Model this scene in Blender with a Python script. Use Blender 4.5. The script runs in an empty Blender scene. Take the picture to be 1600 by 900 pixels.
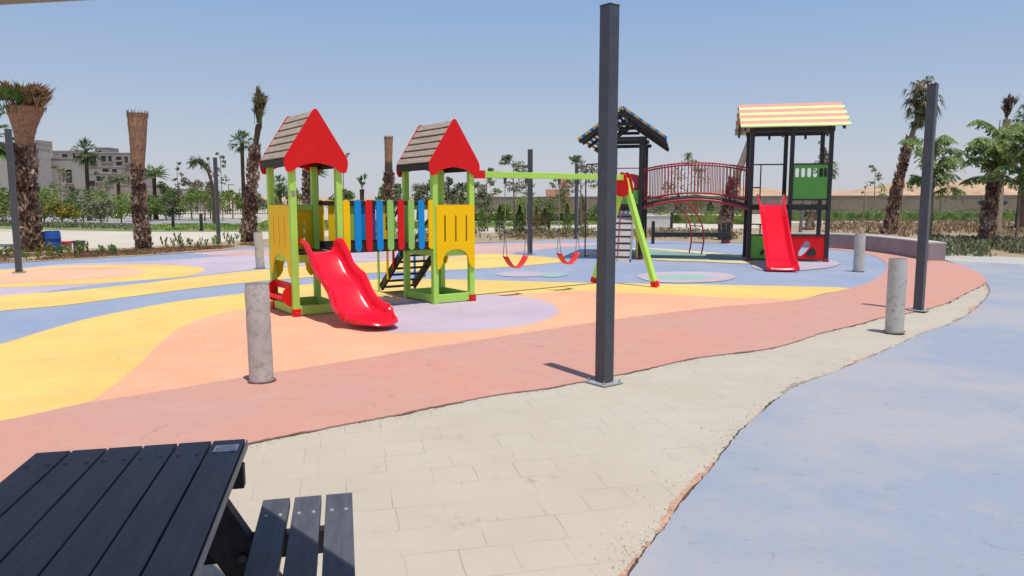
import bpy, math, random
from mathutils import Vector, Matrix, Quaternion
R = math.radians
scene = bpy.context.scene
col = scene.collection
# ------------------------------------------------------------------ camera constants (used to set positions on the ground plane)
F, H = 1155.0, 1.6
TH = math.atan(135 / F)
CT, ST = math.cos(TH), math.sin(TH)
def G(u, v, z=0.0):
    a = (v - 450) / F; b = (u - 800) / F
    t = (z - H) / -(ST + a * CT)
    return (t * b, t * (CT - a * ST))
def W(u, d):
    """ground point at distance d in the direction of column u"""
    return ((u - 800) / F * d * 1.0, d)
def ZH(v, d):
    return H + (315 - v) / F * d

# ------------------------------------------------------------------ materials
MATS = {}
def nt(name):
    m = bpy.data.materials.new(name); m.use_nodes = True
    t = m.node_tree; b = t.nodes['Principled BSDF']
    return m, t, b
def link(t, a, b): t.links.new(a, b)
def noise(t, vec, scale, detail=3, rough=.55):
    n = t.nodes.new('ShaderNodeTexNoise'); n.inputs['Scale'].default_value = scale
    n.inputs['Detail'].default_value = detail; n.inputs['Roughness'].default_value = rough
    link(t, vec, n.inputs['Vector']); return n
def ramp(t, fac, p0, p1, c0=(0, 0, 0, 1), c1=(1, 1, 1, 1)):
    r = t.nodes.new('ShaderNodeValToRGB'); r.color_ramp.elements[0].position = p0; r.color_ramp.elements[1].position = p1
    r.color_ramp.elements[0].color = c0; r.color_ramp.elements[1].color = c1
    link(t, fac, r.inputs[0]); return r
def mix(t, fac, a, b, blend='MIX'):
    m = t.nodes.new('ShaderNodeMix'); m.data_type = 'RGBA'; m.blend_type = blend
    if isinstance(fac, (int, float)): m.inputs[0].default_value = fac
    else: link(t, fac, m.inputs[0])
    for i, x in ((6, a), (7, b)):
        if isinstance(x, tuple): m.inputs[i].default_value = (x + (1,))[:4]
        else: link(t, x, m.inputs[i])
    return m.outputs[2]
def bump(t, b, h, s=.2, d=.01):
    n = t.nodes.new('ShaderNodeBump'); n.inputs['Strength'].default_value = s; n.inputs['Distance'].default_value = d
    link(t, h, n.inputs['Height']); link(t, n.outputs[0], b.inputs['Normal']); return n
def objco(t):
    return t.nodes.new('ShaderNodeTexCoord').outputs['Object']
def geopos(t):
    return t.nodes.new('ShaderNodeNewGeometry').outputs['Position']
def sc(c, k): return tuple(min(1, max(0, x * k)) for x in c)

def paint(name, c, rough=.45, var=.12, scale=3.0, grime=None, gamt=.25, bumpy=.05, metal=0, spec=.5):
    if name in MATS: return MATS[name]
    m, t, b = nt(name); co = objco(t)
    n1 = noise(t, co, scale, 4); n2 = noise(t, co, scale * 18, 3)
    a = mix(t, ramp(t, n1.outputs[0], .35, .68).outputs[0], sc(c, 1 - var), sc(c, 1 + var * .5))
    a = mix(t, ramp(t, n2.outputs[0], .45, .75).outputs[0], a, sc(c, 1 - var * 1.4))
    if grime:
        n3 = noise(t, co, scale * 4, 6, .7)
        g = t.nodes.new('ShaderNodeMath'); g.operation = 'MULTIPLY'; g.inputs[1].default_value = gamt * 2
        link(t, ramp(t, n3.outputs[0], .5, .72).outputs[0], g.inputs[0])
        a = mix(t, g.outputs[0], a, grime)
    link(t, a, b.inputs['Base Color']); b.inputs['Roughness'].default_value = rough
    b.inputs['Metallic'].default_value = metal
    b.inputs['Specular IOR Level'].default_value = spec
    bump(t, b, n2.outputs[0], bumpy * 4, .004)
    MATS[name] = m; return m

def wood(name, c, dark, axis=1, rough=.75):
    if name in MATS: return MATS[name]
    m, t, b = nt(name)
    mp = t.nodes.new('ShaderNodeMapping'); link(t, objco(t), mp.inputs[0])
    s = [9, 9, 9]; s[axis] = 1.0; mp.inputs['Scale'].default_value = s
    n1 = noise(t, mp.outputs[0], 6, 6, .65); n2 = noise(t, mp.outputs[0], 1.2, 3)
    a = mix(t, ramp(t, n1.outputs[0], .35, .72).outputs[0], c, dark)
    a = mix(t, ramp(t, n2.outputs[0], .45, .8).outputs[0], a, sc(dark, .9))
    link(t, a, b.inputs['Base Color']); b.inputs['Roughness'].default_value = rough
    b.inputs['Specular IOR Level'].default_value = .3
    bump(t, b, n1.outputs[0], .35, .004)
    MATS[name] = m; return m

def rubber(name, c, c2=None, wear=.35, dust=(.62, .56, .5)):
    """poured rubber surface: fine granules, broad worn patches, dusty scuffs"""
    m, t, b = nt(name); p = geopos(t)
    c2 = c2 or sc(c, .88)
    big = noise(t, p, .45, 5, .6); mid = noise(t, p, 2.6, 6, .7); gr = noise(t, p, 130, 3, .7)
    mp = t.nodes.new('ShaderNodeMapping'); link(t, p, mp.inputs[0]); mp.inputs['Rotation'].default_value = (0, 0, .35); mp.inputs['Scale'].default_value = (1.2, 6.5, 1)
    st = noise(t, mp.outputs[0], 1.3, 7, .72)
    a = mix(t, ramp(t, big.outputs[0], .42, .58).outputs[0], c, c2)
    k = t.nodes.new('ShaderNodeMath'); k.operation = 'MULTIPLY'; k.inputs[1].default_value = wear
    link(t, ramp(t, mid.outputs[0], .5, .72).outputs[0], k.inputs[0])
    a = mix(t, k.outputs[0], a, dust)
    k3 = t.nodes.new('ShaderNodeMath'); k3.operation = 'MULTIPLY'; k3.inputs[1].default_value = wear
    link(t, ramp(t, st.outputs[0], .56, .8).outputs[0], k3.inputs[0])
    a = mix(t, k3.outputs[0], a, sc(c2, .72))
    def mul(x, y):
        q = t.nodes.new('ShaderNodeMath'); q.operation = 'MULTIPLY'; link(t, x, q.inputs[0])
        if isinstance(y, float): q.inputs[1].default_value = y
        else: link(t, y, q.inputs[1])
        return q.outputs[0]
    # hairline cracks: thin contour lines of a noise, kept only in a few places
    cn = noise(t, p, .9, 2, .5); cw = t.nodes.new('ShaderNodeMath'); cw.operation = 'SUBTRACT'; cw.inputs[1].default_value = .5; link(t, cn.outputs[0], cw.inputs[0])
    ab = t.nodes.new('ShaderNodeMath'); ab.operation = 'ABSOLUTE'; link(t, cw.outputs[0], ab.inputs[0])
    line = ramp(t, ab.outputs[0], .0012, .0035, (1, 1, 1, 1), (0, 0, 0, 1)).outputs[0]
    cm = ramp(t, noise(t, p, 1.7, 3, .6).outputs[0], .55, .66).outputs[0]
    a = mix(t, mul(mul(line, cm), .55), a, sc(c2, .45))
    # small dark marks and pale scratches
    mp2 = t.nodes.new('ShaderNodeMapping'); link(t, p, mp2.inputs[0]); mp2.inputs['Rotation'].default_value = (0, 0, -.25); mp2.inputs['Scale'].default_value = (5, 16, 1)
    mk = noise(t, mp2.outputs[0], 1.6, 4, .6)
    a = mix(t, mul(ramp(t, mk.outputs[0], .62, .70).outputs[0], .5 * min(1.0, wear * 2.2)), a, sc(c2, .55))
    mk2 = noise(t, mp2.outputs[0], 2.3, 3, .6)
    a = mix(t, mul(ramp(t, mk2.outputs[0], .67, .76).outputs[0], .35 * min(1.0, wear * 2.2)), a, sc(dust, 1.15))
    k2 = t.nodes.new('ShaderNodeMath'); k2.operation = 'MULTIPLY'; k2.inputs[1].default_value = .45
    link(t, ramp(t, gr.outputs[0], .4, .7).outputs[0], k2.inputs[0])
    a = mix(t, k2.outputs[0], a, sc(c, .7))
    link(t, a, b.inputs['Base Color']); b.inputs['Roughness'].default_value = .85
    b.inputs['Specular IOR Level'].default_value = .25
    ad = t.nodes.new('ShaderNodeMath'); ad.operation = 'ADD'; link(t, gr.outputs[0], ad.inputs[0]); link(t, mid.outputs[0], ad.inputs[1])
    bump(t, b, ad.outputs[0], .35, .004)
    return m

def foliage(name, dark, light, trans=.25, third=None):
    if name in MATS: return MATS[name]
    m, t, b = nt(name)
    g = t.nodes.new('ShaderNodeNewGeometry')
    r = t.nodes.new('ShaderNodeValToRGB'); link(t, g.outputs['Random Per Island'], r.inputs[0])
    e = r.color_ramp.elements; e[0].color = dark + (1,); e[1].color = light + (1,)
    if third: x = e.new(.9); x.color = third + (1,)
    b.inputs['Roughness'].default_value = .6; b.inputs['Specular IOR Level'].default_value = .25
    n = noise(t, objco(t), 1.7, 3)
    c = mix(t, ramp(t, n.outputs[0], .4, .65).outputs[0], r.outputs[0], sc(dark, .85))
    link(t, c, b.inputs['Base Color'])
    tr = t.nodes.new('ShaderNodeBsdfTranslucent'); link(t, c, tr.inputs[0])
    mx = t.nodes.new('ShaderNodeMixShader'); mx.inputs[0].default_value = trans
    link(t, b.outputs[0], mx.inputs[1]); link(t, tr.outputs[0], mx.inputs[2])
    link(t, mx.outputs[0], t.nodes['Material Output'].inputs[0])
    MATS[name] = m; return m

def ground_mat(name, c1, c2, scale=.8, fine=25, b_s=.4):
    m, t, b = nt(name); p = geopos(t)
    n1 = noise(t, p, scale, 6, .65); n2 = noise(t, p, fine, 4, .7)
    a = mix(t, ramp(t, n1.outputs[0], .35, .65).outputs[0], c1, c2)
    a = mix(t, ramp(t, n2.outputs[0], .5, .8).outputs[0], a, sc(c1, .65))
    link(t, a, b.inputs['Base Color']); b.inputs['Roughness'].default_value = .95; b.inputs['Specular IOR Level'].default_value = .1
    bump(t, b, n2.outputs[0], b_s, .02)
    return m

def paver_mat():
    m, t, b = nt('concrete_paving'); p = geopos(t)
    mp = t.nodes.new('ShaderNodeMapping'); link(t, p, mp.inputs[0]); mp.inputs['Rotation'].default_value = (0, 0, R(-13))
    wob = noise(t, p, 3.0, 2)
    add = t.nodes.new('ShaderNodeVectorMath'); add.operation = 'MULTIPLY_ADD'
    link(t, wob.outputs['Color'], add.inputs[0]); add.inputs[1].default_value = (.02, .02, 0); link(t, mp.outputs[0], add.inputs[2])
    def brick(sx, sy, off, fr):
        k = t.nodes.new('ShaderNodeTexBrick'); link(t, add.outputs[0], k.inputs['Vector'])
        k.inputs['Scale'].default_value = 1; k.inputs['Brick Width'].default_value = sx; k.inputs['Row Height'].default_value = sy
        k.inputs['Mortar Size'].default_value = .0034; k.inputs['Mortar Smooth'].default_value = .5; k.offset = off; k.offset_frequency = fr
        k.squash = 1.6; k.squash_frequency = 2
        k.inputs['Color1'].default_value = (.0, .0, .0, 1); k.inputs['Color2'].default_value = (1, 1, 1, 1); k.inputs['Mortar'].default_value = (.5, .5, .5, 1)
        return k
    k1 = brick(.25, .27, .4, 2)
    big = noise(t, p, .7, 5, .6); mid = noise(t, p, 7, 6, .75); fine = noise(t, p, 180, 2)
    a = mix(t, ramp(t, big.outputs[0], .35, .65).outputs[0], (.51, .452, .365), (.465, .41, .325))
    tone = mix(t, .012, a, k1.outputs['Color'])
    st = t.nodes.new('ShaderNodeMath'); st.operation = 'MULTIPLY'; st.inputs[1].default_value = .25
    link(t, ramp(t, mid.outputs[0], .5, .75).outputs[0], st.inputs[0])
    a = mix(t, st.outputs[0], tone, (.36, .33, .27))
    # dark damp looking blotches, few
    bl = noise(t, p, 1.9, 6, .8); bs = t.nodes.new('ShaderNodeMath'); bs.operation = 'MULTIPLY'; bs.inputs[1].default_value = .5
    link(t, ramp(t, bl.outputs[0], .61, .68).outputs[0], bs.inputs[0]); a = mix(t, bs.outputs[0], a, (.27, .24, .18))
    fade = noise(t, p, 2.2, 3); fs = t.nodes.new('ShaderNodeMath'); fs.operation = 'MULTIPLY'
    link(t, ramp(t, fade.outputs[0], .40, .62).outputs[0], fs.inputs[0]); link(t, k1.outputs['Fac'], fs.inputs[1])
    fs2 = t.nodes.new('ShaderNodeMath'); fs2.operation = 'MULTIPLY'; fs2.inputs[1].default_value = .6; link(t, fs.outputs[0], fs2.inputs[0])
    a = mix(t, fs2.outputs[0], a, (.2, .185, .15))
    fk = t.nodes.new('ShaderNodeMath'); fk.operation = 'MULTIPLY'; fk.inputs[1].default_value = .3
    link(t, ramp(t, fine.outputs[0], .45, .75).outputs[0], fk.inputs[0]); a = mix(t, fk.outputs[0], a, (.33, .30, .25))
    link(t, a, b.inputs['Base Color']); b.inputs['Roughness'].default_value = .92; b.inputs['Specular IOR Level'].default_value = .15
    iv = t.nodes.new('ShaderNodeMath'); iv.operation = 'SUBTRACT'; link(t, fine.outputs[0], iv.inputs[0]); link(t, fs.outputs[0], iv.inputs[1])
    bump(t, b, iv.outputs[0], .3, .004)
    return m

# ------------------------------------------------------------------ mesh builder
class MB:
    def __init__(s): s.v = []; s.f = []; s.sm = []
    def add(s, vs, fs, smooth=False):
        o = len(s.v); s.v += [tuple(x) for x in vs]
        for f in fs: s.f.append(tuple(i + o for i in f)); s.sm.append(smooth)
        return s
    def box(s, c, size, rot=None):
        x, y, z = size[0] / 2, size[1] / 2, size[2] / 2
        vs = [Vector((a, b, d)) for a in (-x, x) for b in (-y, y) for d in (-z, z)]
        if rot is not None: vs = [rot @ v for v in vs]
        vs = [v + Vector(c) for v in vs]
        return s.add(vs, [(0, 1, 3, 2), (4, 6, 7, 5), (0, 4, 5, 1), (2, 3, 7, 6), (0, 2, 6, 4), (1, 5, 7, 3)])
    def bar(s, a, b, w, h=None, up=(0, 0, 1)):
        """rectangular bar from a to b"""
        h = h or w; a = Vector(a); b = Vector(b); d = (b - a); L = d.length; d.normalize()
        u = Vector(up); sx = d.cross(u)
        if sx.length < 1e-4: sx = d.cross(Vector((0, 1, 0)))
        sx.normalize(); su = sx.cross(d).normalized()
        vs = []
        for p in (a, b):
            for i, j in ((-1, -1), (1, -1), (1, 1), (-1, 1)): vs.append(p + sx * (w / 2 * i) + su * (h / 2 * j))
        return s.add(vs, [(0, 3, 2, 1), (4, 5, 6, 7), (0, 1, 5, 4), (1, 2, 6, 5), (2, 3, 7, 6), (3, 0, 4, 7)])
    def tube(s, pts, r, n=8, cap=True, smooth=True):
        pts = [Vector(p) for p in pts]; m = len(pts)
        rs = r if isinstance(r, (list, tuple)) else [r] * m
        vs = []; ref = None
        for i, p in enumerate(pts):
            d = (pts[min(i + 1, m - 1)] - pts[max(i - 1, 0)]).normalized()
            if ref is None: ref = d.orthogonal().normalized()
            ref = (ref - d * ref.dot(d)).normalized(); q = d.cross(ref)
            for k in range(n):
                a = 2 * math.pi * k / n; vs.append(p + (ref * math.cos(a) + q * math.sin(a)) * rs[i])
        fs = [(i * n + k, i * n + (k + 1) % n, (i + 1) * n + (k + 1) % n, (i + 1) * n + k) for i in range(m - 1) for k in range(n)]
        s.add(vs, fs, smooth)
        if cap:
            s.add(vs[:n], [tuple(range(n))[::-1]]); s.add(vs[-n:], [tuple(range(n))])
        return s
    def grid(s, rows, smooth=True, flip=False):
        n = len(rows[0]); vs = [p for r in rows for p in r]
        fs = [(i * n + k, i * n + k + 1, (i + 1) * n + k + 1, (i + 1) * n + k) for i in range(len(rows) - 1) for k in range(n - 1)]
        if flip: fs = [f[::-1] for f in fs]
        return s.add(vs, fs, smooth)
    def plate(s, outlines, th, place):
        """flat panel with holes; outlines in 2D, place maps (a, b, t) to 3D with t the thickness"""
        cu = bpy.data.curves.new('tmp', 'CURVE'); cu.dimensions = '2D'; cu.fill_mode = 'BOTH'; cu.extrude = th / 2
        for o in outlines:
            sp = cu.splines.new('POLY'); sp.points.add(len(o) - 1); sp.use_cyclic_u = True
            for i, q in enumerate(o): sp.points[i].co = (q[0], q[1], 0, 1)
        ob = bpy.data.objects.new('tmp', cu); col.objects.link(ob)
        dg = bpy.context.evaluated_depsgraph_get(); me = bpy.data.meshes.new_from_object(ob.evaluated_get(dg))
        s.add([place(*v.co) for v in me.vertices], [tuple(p.vertices) for p in me.polygons])
        bpy.data.objects.remove(ob); bpy.data.curves.remove(cu); bpy.data.meshes.remove(me)
        return s
    def build(s, name, m, parent=None, loc=None, bevel=0, rotz=0, weld=False):
        me = bpy.data.meshes.new(name); me.from_pydata(s.v, [], s.f)
        for p, k in zip(me.polygons, s.sm): p.use_smooth = k
        me.materials.append(m); me.update()
        if weld:
            import bmesh
            bm = bmesh.new(); bm.from_mesh(me); bmesh.ops.remove_doubles(bm, verts=bm.verts, dist=1e-5)
            bmesh.ops.recalc_face_normals(bm, faces=bm.faces); bm.to_mesh(me); bm.free()
        o = bpy.data.objects.new(name, me); col.objects.link(o)
        if parent: o.parent = parent
        if loc: o.location = loc
        o.rotation_euler.z = rotz
        if bevel:
            md = o.modifiers.new('bevel', 'BEVEL'); md.width = bevel; md.segments = 2; md.limit_method = 'ANGLE'
        return o

def tag(o, label=None, cat=None, group=None, kind=None):
    if label: o['label'] = label
    if cat: o['category'] = cat
    if group: o['group'] = group
    if kind: o['kind'] = kind
    return o
def thing(name, label, cat, loc=(0, 0, 0), rotz=0, group=None):
    o = bpy.data.objects.new(name, None); col.objects.link(o); o.empty_display_size = .2
    o.location = loc; o.rotation_euler = (0, 0, rotz)
    return tag(o, label, cat, group)
def copy_tree(o, parent=None):
    c = o.copy(); col.objects.link(c); c.parent = parent
    for ch in list(o.children): copy_tree(ch, c)
    return c
def smoothpoly(pts, k=2, closed=True):
    """Chaikin corner cutting"""
    for _ in range(k):
        q = []; n = len(pts)
        for i in range(n if closed else n - 1):
            a = pts[i]; b = pts[(i + 1) % n]
            q.append((a[0] * .75 + b[0] * .25, a[1] * .75 + b[1] * .25)); q.append((a[0] * .25 + b[0] * .75, a[1] * .25 + b[1] * .75))
        if not closed: q = [pts[0]] + q + [pts[-1]]
        pts = q
    return pts
def spline(pts, step=12, closed=False):
    out = []; n = len(pts)
    def g(i): return pts[i % n] if closed else pts[min(max(i, 0), n - 1)]
    for i in range(n if closed else n - 1):
        p0, p1, p2, p3 = g(i - 1), g(i), g(i + 1), g(i + 2)
        for k in range(step):
            t = k / step
            out.append(tuple(.5 * (2 * p1[j] + (p2[j] - p0[j]) * t + (2 * p0[j] - 5 * p1[j] + 4 * p2[j] - p3[j]) * t * t + (3 * p1[j] - p0[j] - 3 * p2[j] + p3[j]) * t ** 3) for j in (0, 1)))
    if not closed: out.append(tuple(pts[-1]))
    return out
def resample(pts, d):
    out = [pts[0]]
    for a, b in zip(pts, pts[1:]):
        L = math.dist(a, b); n = max(1, int(L / d))
        for k in range(1, n + 1): out.append((a[0] + (b[0] - a[0]) * k / n, a[1] + (b[1] - a[1]) * k / n))
    return out
def sheet(name, pts, z, m, skirt=0, kind='structure'):
    mb = MB(); n = len(pts)
    mb.plate([pts], 0.0, lambda a, b, t: (a, b, z))
    if skirt:
        vs = [(p[0], p[1], z) for p in pts] + [(p[0], p[1], z - skirt) for p in pts]
        mb.add(vs, [(i, (i + 1) % n, n + (i + 1) % n, n + i) for i in range(n)])
    o = mb.build(name, m); tag(o, kind=kind); return o
def GP(l): return [G(*p) for p in l]

# ================================================================== WORLD, SUN, CAMERA
w = bpy.data.worlds.new('World'); scene.world = w; w.use_nodes = True
t = w.node_tree; bg = t.nodes['Background']
sky = t.nodes.new('ShaderNodeTexSky'); sky.sky_type = 'NISHITA'; sky.sun_disc = False
sund = Vector((.136, -.218, 1)).normalized()
sky.sun_elevation = math.asin(sund.z); sky.sun_rotation = math.atan2(sund.x, sund.y)
sky.air_density = 1.0; sky.dust_density = 1.0; sky.ozone_density = 1.0; sky.altitude = 0
# pale desert haze laid over the clear sky, thickest at the horizon
tc = t.nodes.new('ShaderNodeTexCoord'); sx_ = t.nodes.new('ShaderNodeSeparateXYZ'); link(t, tc.outputs['Generated'], sx_.inputs[0])
hr = t.nodes.new('ShaderNodeValToRGB'); link(t, sx_.outputs[2], hr.inputs[0]); e = hr.color_ramp.elements
e[0].position = 0; e[0].color = (.60, .605, .655, 1); e[1].position = 1; e[1].color = (.13, .22, .46, 1)
for p_, c_ in ((.06, (.53, .58, .67)), (.14, (.405, .51, .69)), (.27, (.27, .42, .70))):
    x_ = e.new(p_); x_.color = c_ + (1,)
vm = t.nodes.new('ShaderNodeVectorMath'); vm.operation = 'SCALE'; vm.inputs[3].default_value = 1 / .115; link(t, hr.outputs[0], vm.inputs[0])
link(t, mix(t, .85, sky.outputs[0], vm.outputs[0]), bg.inputs[0]); bg.inputs[1].default_value = .115
sl = bpy.data.lights.new('sun', 'SUN'); sl.energy = 4.1; sl.angle = R(.5); sl.color = (1, .95, .865)
so = bpy.data.objects.new('sun', sl); col.objects.link(so); so.rotation_euler = sund.to_track_quat('Z', 'Y').to_euler(); so.location = (0, 0, 30)
cd = bpy.data.cameras.new('camera'); co_ = bpy.data.objects.new('camera', cd); col.objects.link(co_)
cd.sensor_width = 36; cd.lens = F / 1600 * 36; cd.clip_end = 5000; cd.clip_start = .05
co_.location = (0, 0, H); co_.rotation_euler = (R(90) - TH, 0, 0); scene.camera = co_
scene.view_settings.view_transform = 'Standard'; scene.view_settings.look = 'None'
scene.view_settings.exposure = 0; scene.render.resolution_x = 1024; scene.render.resolution_y = 576

# ================================================================== GROUND
C_PINK = (.59, .285, .215); C_PEACH = (.82, .42, .25); C_YEL = (.80, .555, .165); C_LAV = (.53, .435, .50)
C_GREEN = (.26, .40, .34)
m_sand = ground_mat('sandy_ground', (.54, .48, .39), (.46, .40, .31), .15, 6)
m_cream = ground_mat('pale_path', (.59, .53, .44), (.53, .475, .39), .3, 12, .15)
m_soil = ground_mat('bed_soil', (.42, .32, .21), (.30, .23, .15), 1.3, 14)
m_grass = ground_mat('lawn', (.17, .23, .07), (.24, .27, .10), .8, 30)
m_conc = ground_mat('plain_concrete', (.50, .47, .42), (.44, .42, .38), .6, 20, .15)
m_road = ground_mat('road_asphalt', (.36, .34, .33), (.31, .30, .29), .2, 10, .1)
m_pav = paver_mat()
m_dirt_shadow = paint('edge_dirt_shadow', (.10, .075, .05), .95, .3, 20)
m_orange = paint('orange_undercoat', (.60, .31, .20), .9, .3, 12, (.42, .36, .29), .9)

o = sheet('ground', [(-900, -60), (900, -60), (900, 1500), (-900, 1500)], -.012, m_sand)
o = sheet('paved_plaza', [(-15, -8), (18, -8), (18, 14), (12, 17), (-15, 16)], 0, m_pav)

random.seed(4)
def rough(pts, a): return [(x + random.gauss(0, a), y + random.gauss(0, a)) for x, y in pts]
# boundary paver / blue walkway
bl_edge = GP(spline([(900, 1080), (940, 985), (985, 900), (1010, 862), (1042, 820), (1080, 770), (1112, 733), (1138, 698), (1160, 672), (1190, 645), (1218, 622), (1248, 603), (1300, 584), (1345, 565), (1400, 541), (1440, 522), (1490, 505), (1525, 483), (1546, 458), (1541, 441)], 10))
bl_edge = rough(resample(bl_edge, .035), .004)
# playground near edge (pink / pavers)
pk_edge = GP(spline([(-500, 830), (-100, 795), (100, 762), (200, 738), (300, 714), (385, 695), (450, 682), (560, 661), (620, 650), (680, 637), (780, 618), (850, 609), (925, 595), (1000, 580), (1060, 566), (1100, 559), (1200, 546), (1250, 533), (1285, 521), (1340, 508), (1380, 497), (1440, 486), (1480, 474), (1505, 461), (1530, 449), (1541, 441)], 10))
pk_edge = rough(resample(pk_edge, .04), .005)
far_edge = GP(spline([(1540, 437), (1530, 428), (1500, 415), (1450, 403), (1390, 396), (1340, 389), (1285, 384), (1150, 380), (1020, 376), (960, 374), (900, 374), (830, 377), (740, 380), (600, 382), (500, 383), (400, 386), (330, 393), (225, 400), (100, 407), (0, 412), (-250, 425)], 6))
m_blue = rubber('blue_rubber_walkway', (.295, .335, .405), (.395, .385, .40), .55, (.43, .39, .375))
sheet('blue_walkway', bl_edge + GP([(1534, 430), (1500, 415), (1470, 404), (1500, 402), (1600, 409)]) + [(22, 18), (22, -6), (.15, -6)], .008, m_blue, .010)
sheet('concrete_strip', GP([(1455, 405), (1470, 396), (1600, 403), (1800, 412), (1800, 425), (1600, 414), (1500, 409)]), .010, m_conc)
# playground field
m_field = rubber('blue_rubber_field', (.265, .32, .44), (.315, .355, .445), .35, (.42, .40, .42))
fld = pk_edge + far_edge
sheet('playground_surface', fld, .006, m_field, .008)
LZ = [.0065]
def patch(name, pxpts, c, step=8, closed=True, c2=None, raw=None, wear=.22):
    pts = GP(spline(pxpts, step, closed)) if raw is None else raw
    LZ[0] += .0009
    return sheet(name, pts, LZ[0], MATC(name, c, c2, wear))
_mc = {}
def MATC(name, c, c2, wear):
    if c not in _mc: _mc[c] = rubber('rubber_' + name, c, c2, wear)
    return _mc[c]
# lavender far left sheet under the ovals
patch('lavender_area', [(-250, 428), (0, 421), (100, 413), (240, 408), (330, 402), (400, 398), (470, 392), (600, 392), (720, 391), (770, 393), (740, 402), (600, 408), (430, 418), (300, 432), (150, 446), (0, 466), (-250, 500)], C_LAV)
patch('pink_streak', [(300, 396), (380, 391), (470, 387), (600, 384), (740, 382), (860, 380), (940, 381), (880, 387), (810, 394), (780, 400), (700, 398), (600, 396), (480, 399), (420, 401), (360, 400)], (.60, .39, .35))
patch('yellow_oval', [(-150, 428), (0, 423), (70, 418), (138, 415), (241, 414), (303, 417), (320, 422), (293, 432), (240, 437), (172, 442), (80, 447), (0, 450), (-150, 456)], C_YEL)
patch('peach_oval', [(-120, 436), (0, 427), (80, 420), (160, 418), (215, 421), (228, 426), (190, 433), (120, 438), (30, 442), (-60, 447)], (.78, .46, .29))
patch('yellow_band', [(-300, 515), (0, 487), (100, 478), (200, 465), (300, 452), (379, 443), (470, 435), (580, 427), (660, 424), (738, 421), (800, 417), (850, 413), (886, 408), (860, 403), (810, 399), (770, 397), (738, 399), (660, 406), (580, 410), (480, 416), (379, 425), (300, 434), (200, 446), (100, 456), (0, 463), (-300, 490)], C_YEL)
# big near yellow field and its continuation as a band to the right
patch('yellow_field', [(-500, 700), (-200, 684), (0, 660), (70, 646), (130, 633), (250, 620), (500, 580), (700, 500), (900, 500), (1100, 480), (1235, 471), (1290, 459), (1330, 451), (1130, 446), (1030, 444.5), (930, 443), (830, 440.5), (738, 438), (660, 437), (580, 438), (480, 445), (390, 458), (340, 464), (270, 473), (200, 486), (130, 501), (60, 521), (0, 539), (-200, 590), (-500, 650)], C_YEL)
patch('peach_field', [(120, 640), (150, 624), (185, 598), (222, 566), (255, 533), (290, 509), (330, 495), (390, 482), (470, 472), (560, 466), (640, 463), (738, 461), (840, 459), (900, 456), (960, 458), (1040, 461), (1130, 466), (1235, 471), (1200, 500), (900, 530), (500, 600), (250, 640)], C_PEACH)
patch('lavender_ellipse', [(545, 492), (580, 478), (640, 468), (700, 463), (760, 461.5), (820, 466), (858, 475), (873, 487), (862, 497), (830, 507), (770, 516), (690, 521), (620, 521), (565, 512)], C_LAV)
# pink border ring
ring_in = GP(spline([(-500, 716), (-200, 690), (0, 660), (70, 646), (130, 633), (250, 614), (390, 590), (500, 573), (640, 550), (800, 525), (930, 505), (1050, 489), (1130, 480), (1235, 471), (1300, 458), (1350, 445), (1378, 430), (1386, 415), (1372, 403), (1345, 396), (1300, 390), (1285, 389)], 8))
LZ[0] += .0009
near = pk_edge
ring = [(p[0], p[1]) for p in near] + GP(spline([(1540, 437), (1530, 428), (1500, 415), (1450, 403), (1390, 396), (1340, 389), (1285, 384)], 6)) + ring_in[::-1]
sheet('pink_border', ring, LZ[0], rubber('pink_rubber_border', C_PINK, (.54, .30, .24), .42, (.56, .40, .34)), .013)
# details in the blue part
patch('pink_oval', [(775, 428.5), (800, 425), (835, 425), (856, 428), (845, 432), (815, 433.5), (785, 432)], (.50, .42, .48))
patch('green_tail', [(850, 428), (880, 427), (887, 430), (870, 434), (848, 433)], (.33, .45, .45))
patch('pale_oval', [(995, 432), (1020, 427), (1070, 425.5), (1125, 427), (1150, 433), (1130, 440), (1075, 443), (1020, 441)], (.52, .42, .45))
patch('green_oval', [(1025, 433), (1045, 430), (1080, 430), (1112, 433), (1095, 438), (1060, 439), (1035, 437.5)], (.31, .45, .41))
patch('yellow_leaf', [(1000, 388), (1060, 391), (1120, 396), (1172, 402.5), (1200, 409), (1175, 413), (1100, 410), (1025, 407), (980, 400), (940, 398), (905, 400), (950, 392)], (.72, .58, .30))
patch('green_leaf', [(1005, 390), (1060, 394), (1120, 399), (1165, 405), (1172, 409), (1100, 407), (1020, 404), (975, 397)], C_GREEN)
patch('pale_ellipse', [(1175, 416), (1200, 408), (1250, 405), (1295, 407), (1312, 413), (1290, 420), (1230, 425), (1190, 423)], (.47, .43, .50))
# dirt and edge shadow painted as a dark ribbon along the two rubber edges, and orange undercoat showing at the blue edge
def ribbon(name, path, side, wf, z, m):
    mb = MB(); n = len(path)
    pts = []
    for i, p in enumerate(path):
        a = Vector(path[max(0, i - 1)]); b = Vector(path[min(n - 1, i + 1)]); d = (b - a)
        nn = Vector((-d.y, d.x)).normalized() * side; wd = wf(i)
        pts.append(((p[0] - nn.x * .004, p[1] - nn.y * .004, z), (p[0] + nn.x * wd, p[1] + nn.y * wd, z), wd))
    for i in range(n - 1):
        if pts[i][2] > .002 or pts[i + 1][2] > .002:
            mb.add([pts[i][0], pts[i][1], pts[i + 1][1], pts[i + 1][0]], [(0, 1, 2, 3)])
    return tag(mb.build(name, m), kind='structure')
from mathutils import noise as mn
ribbon('joint_dirt_shadow', pk_edge, -1, lambda i: max(0, -.004 + .05 * mn.noise(Vector((i * .13, 3, 0))) + .012 * random.random()), .0035, m_dirt_shadow)
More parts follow.
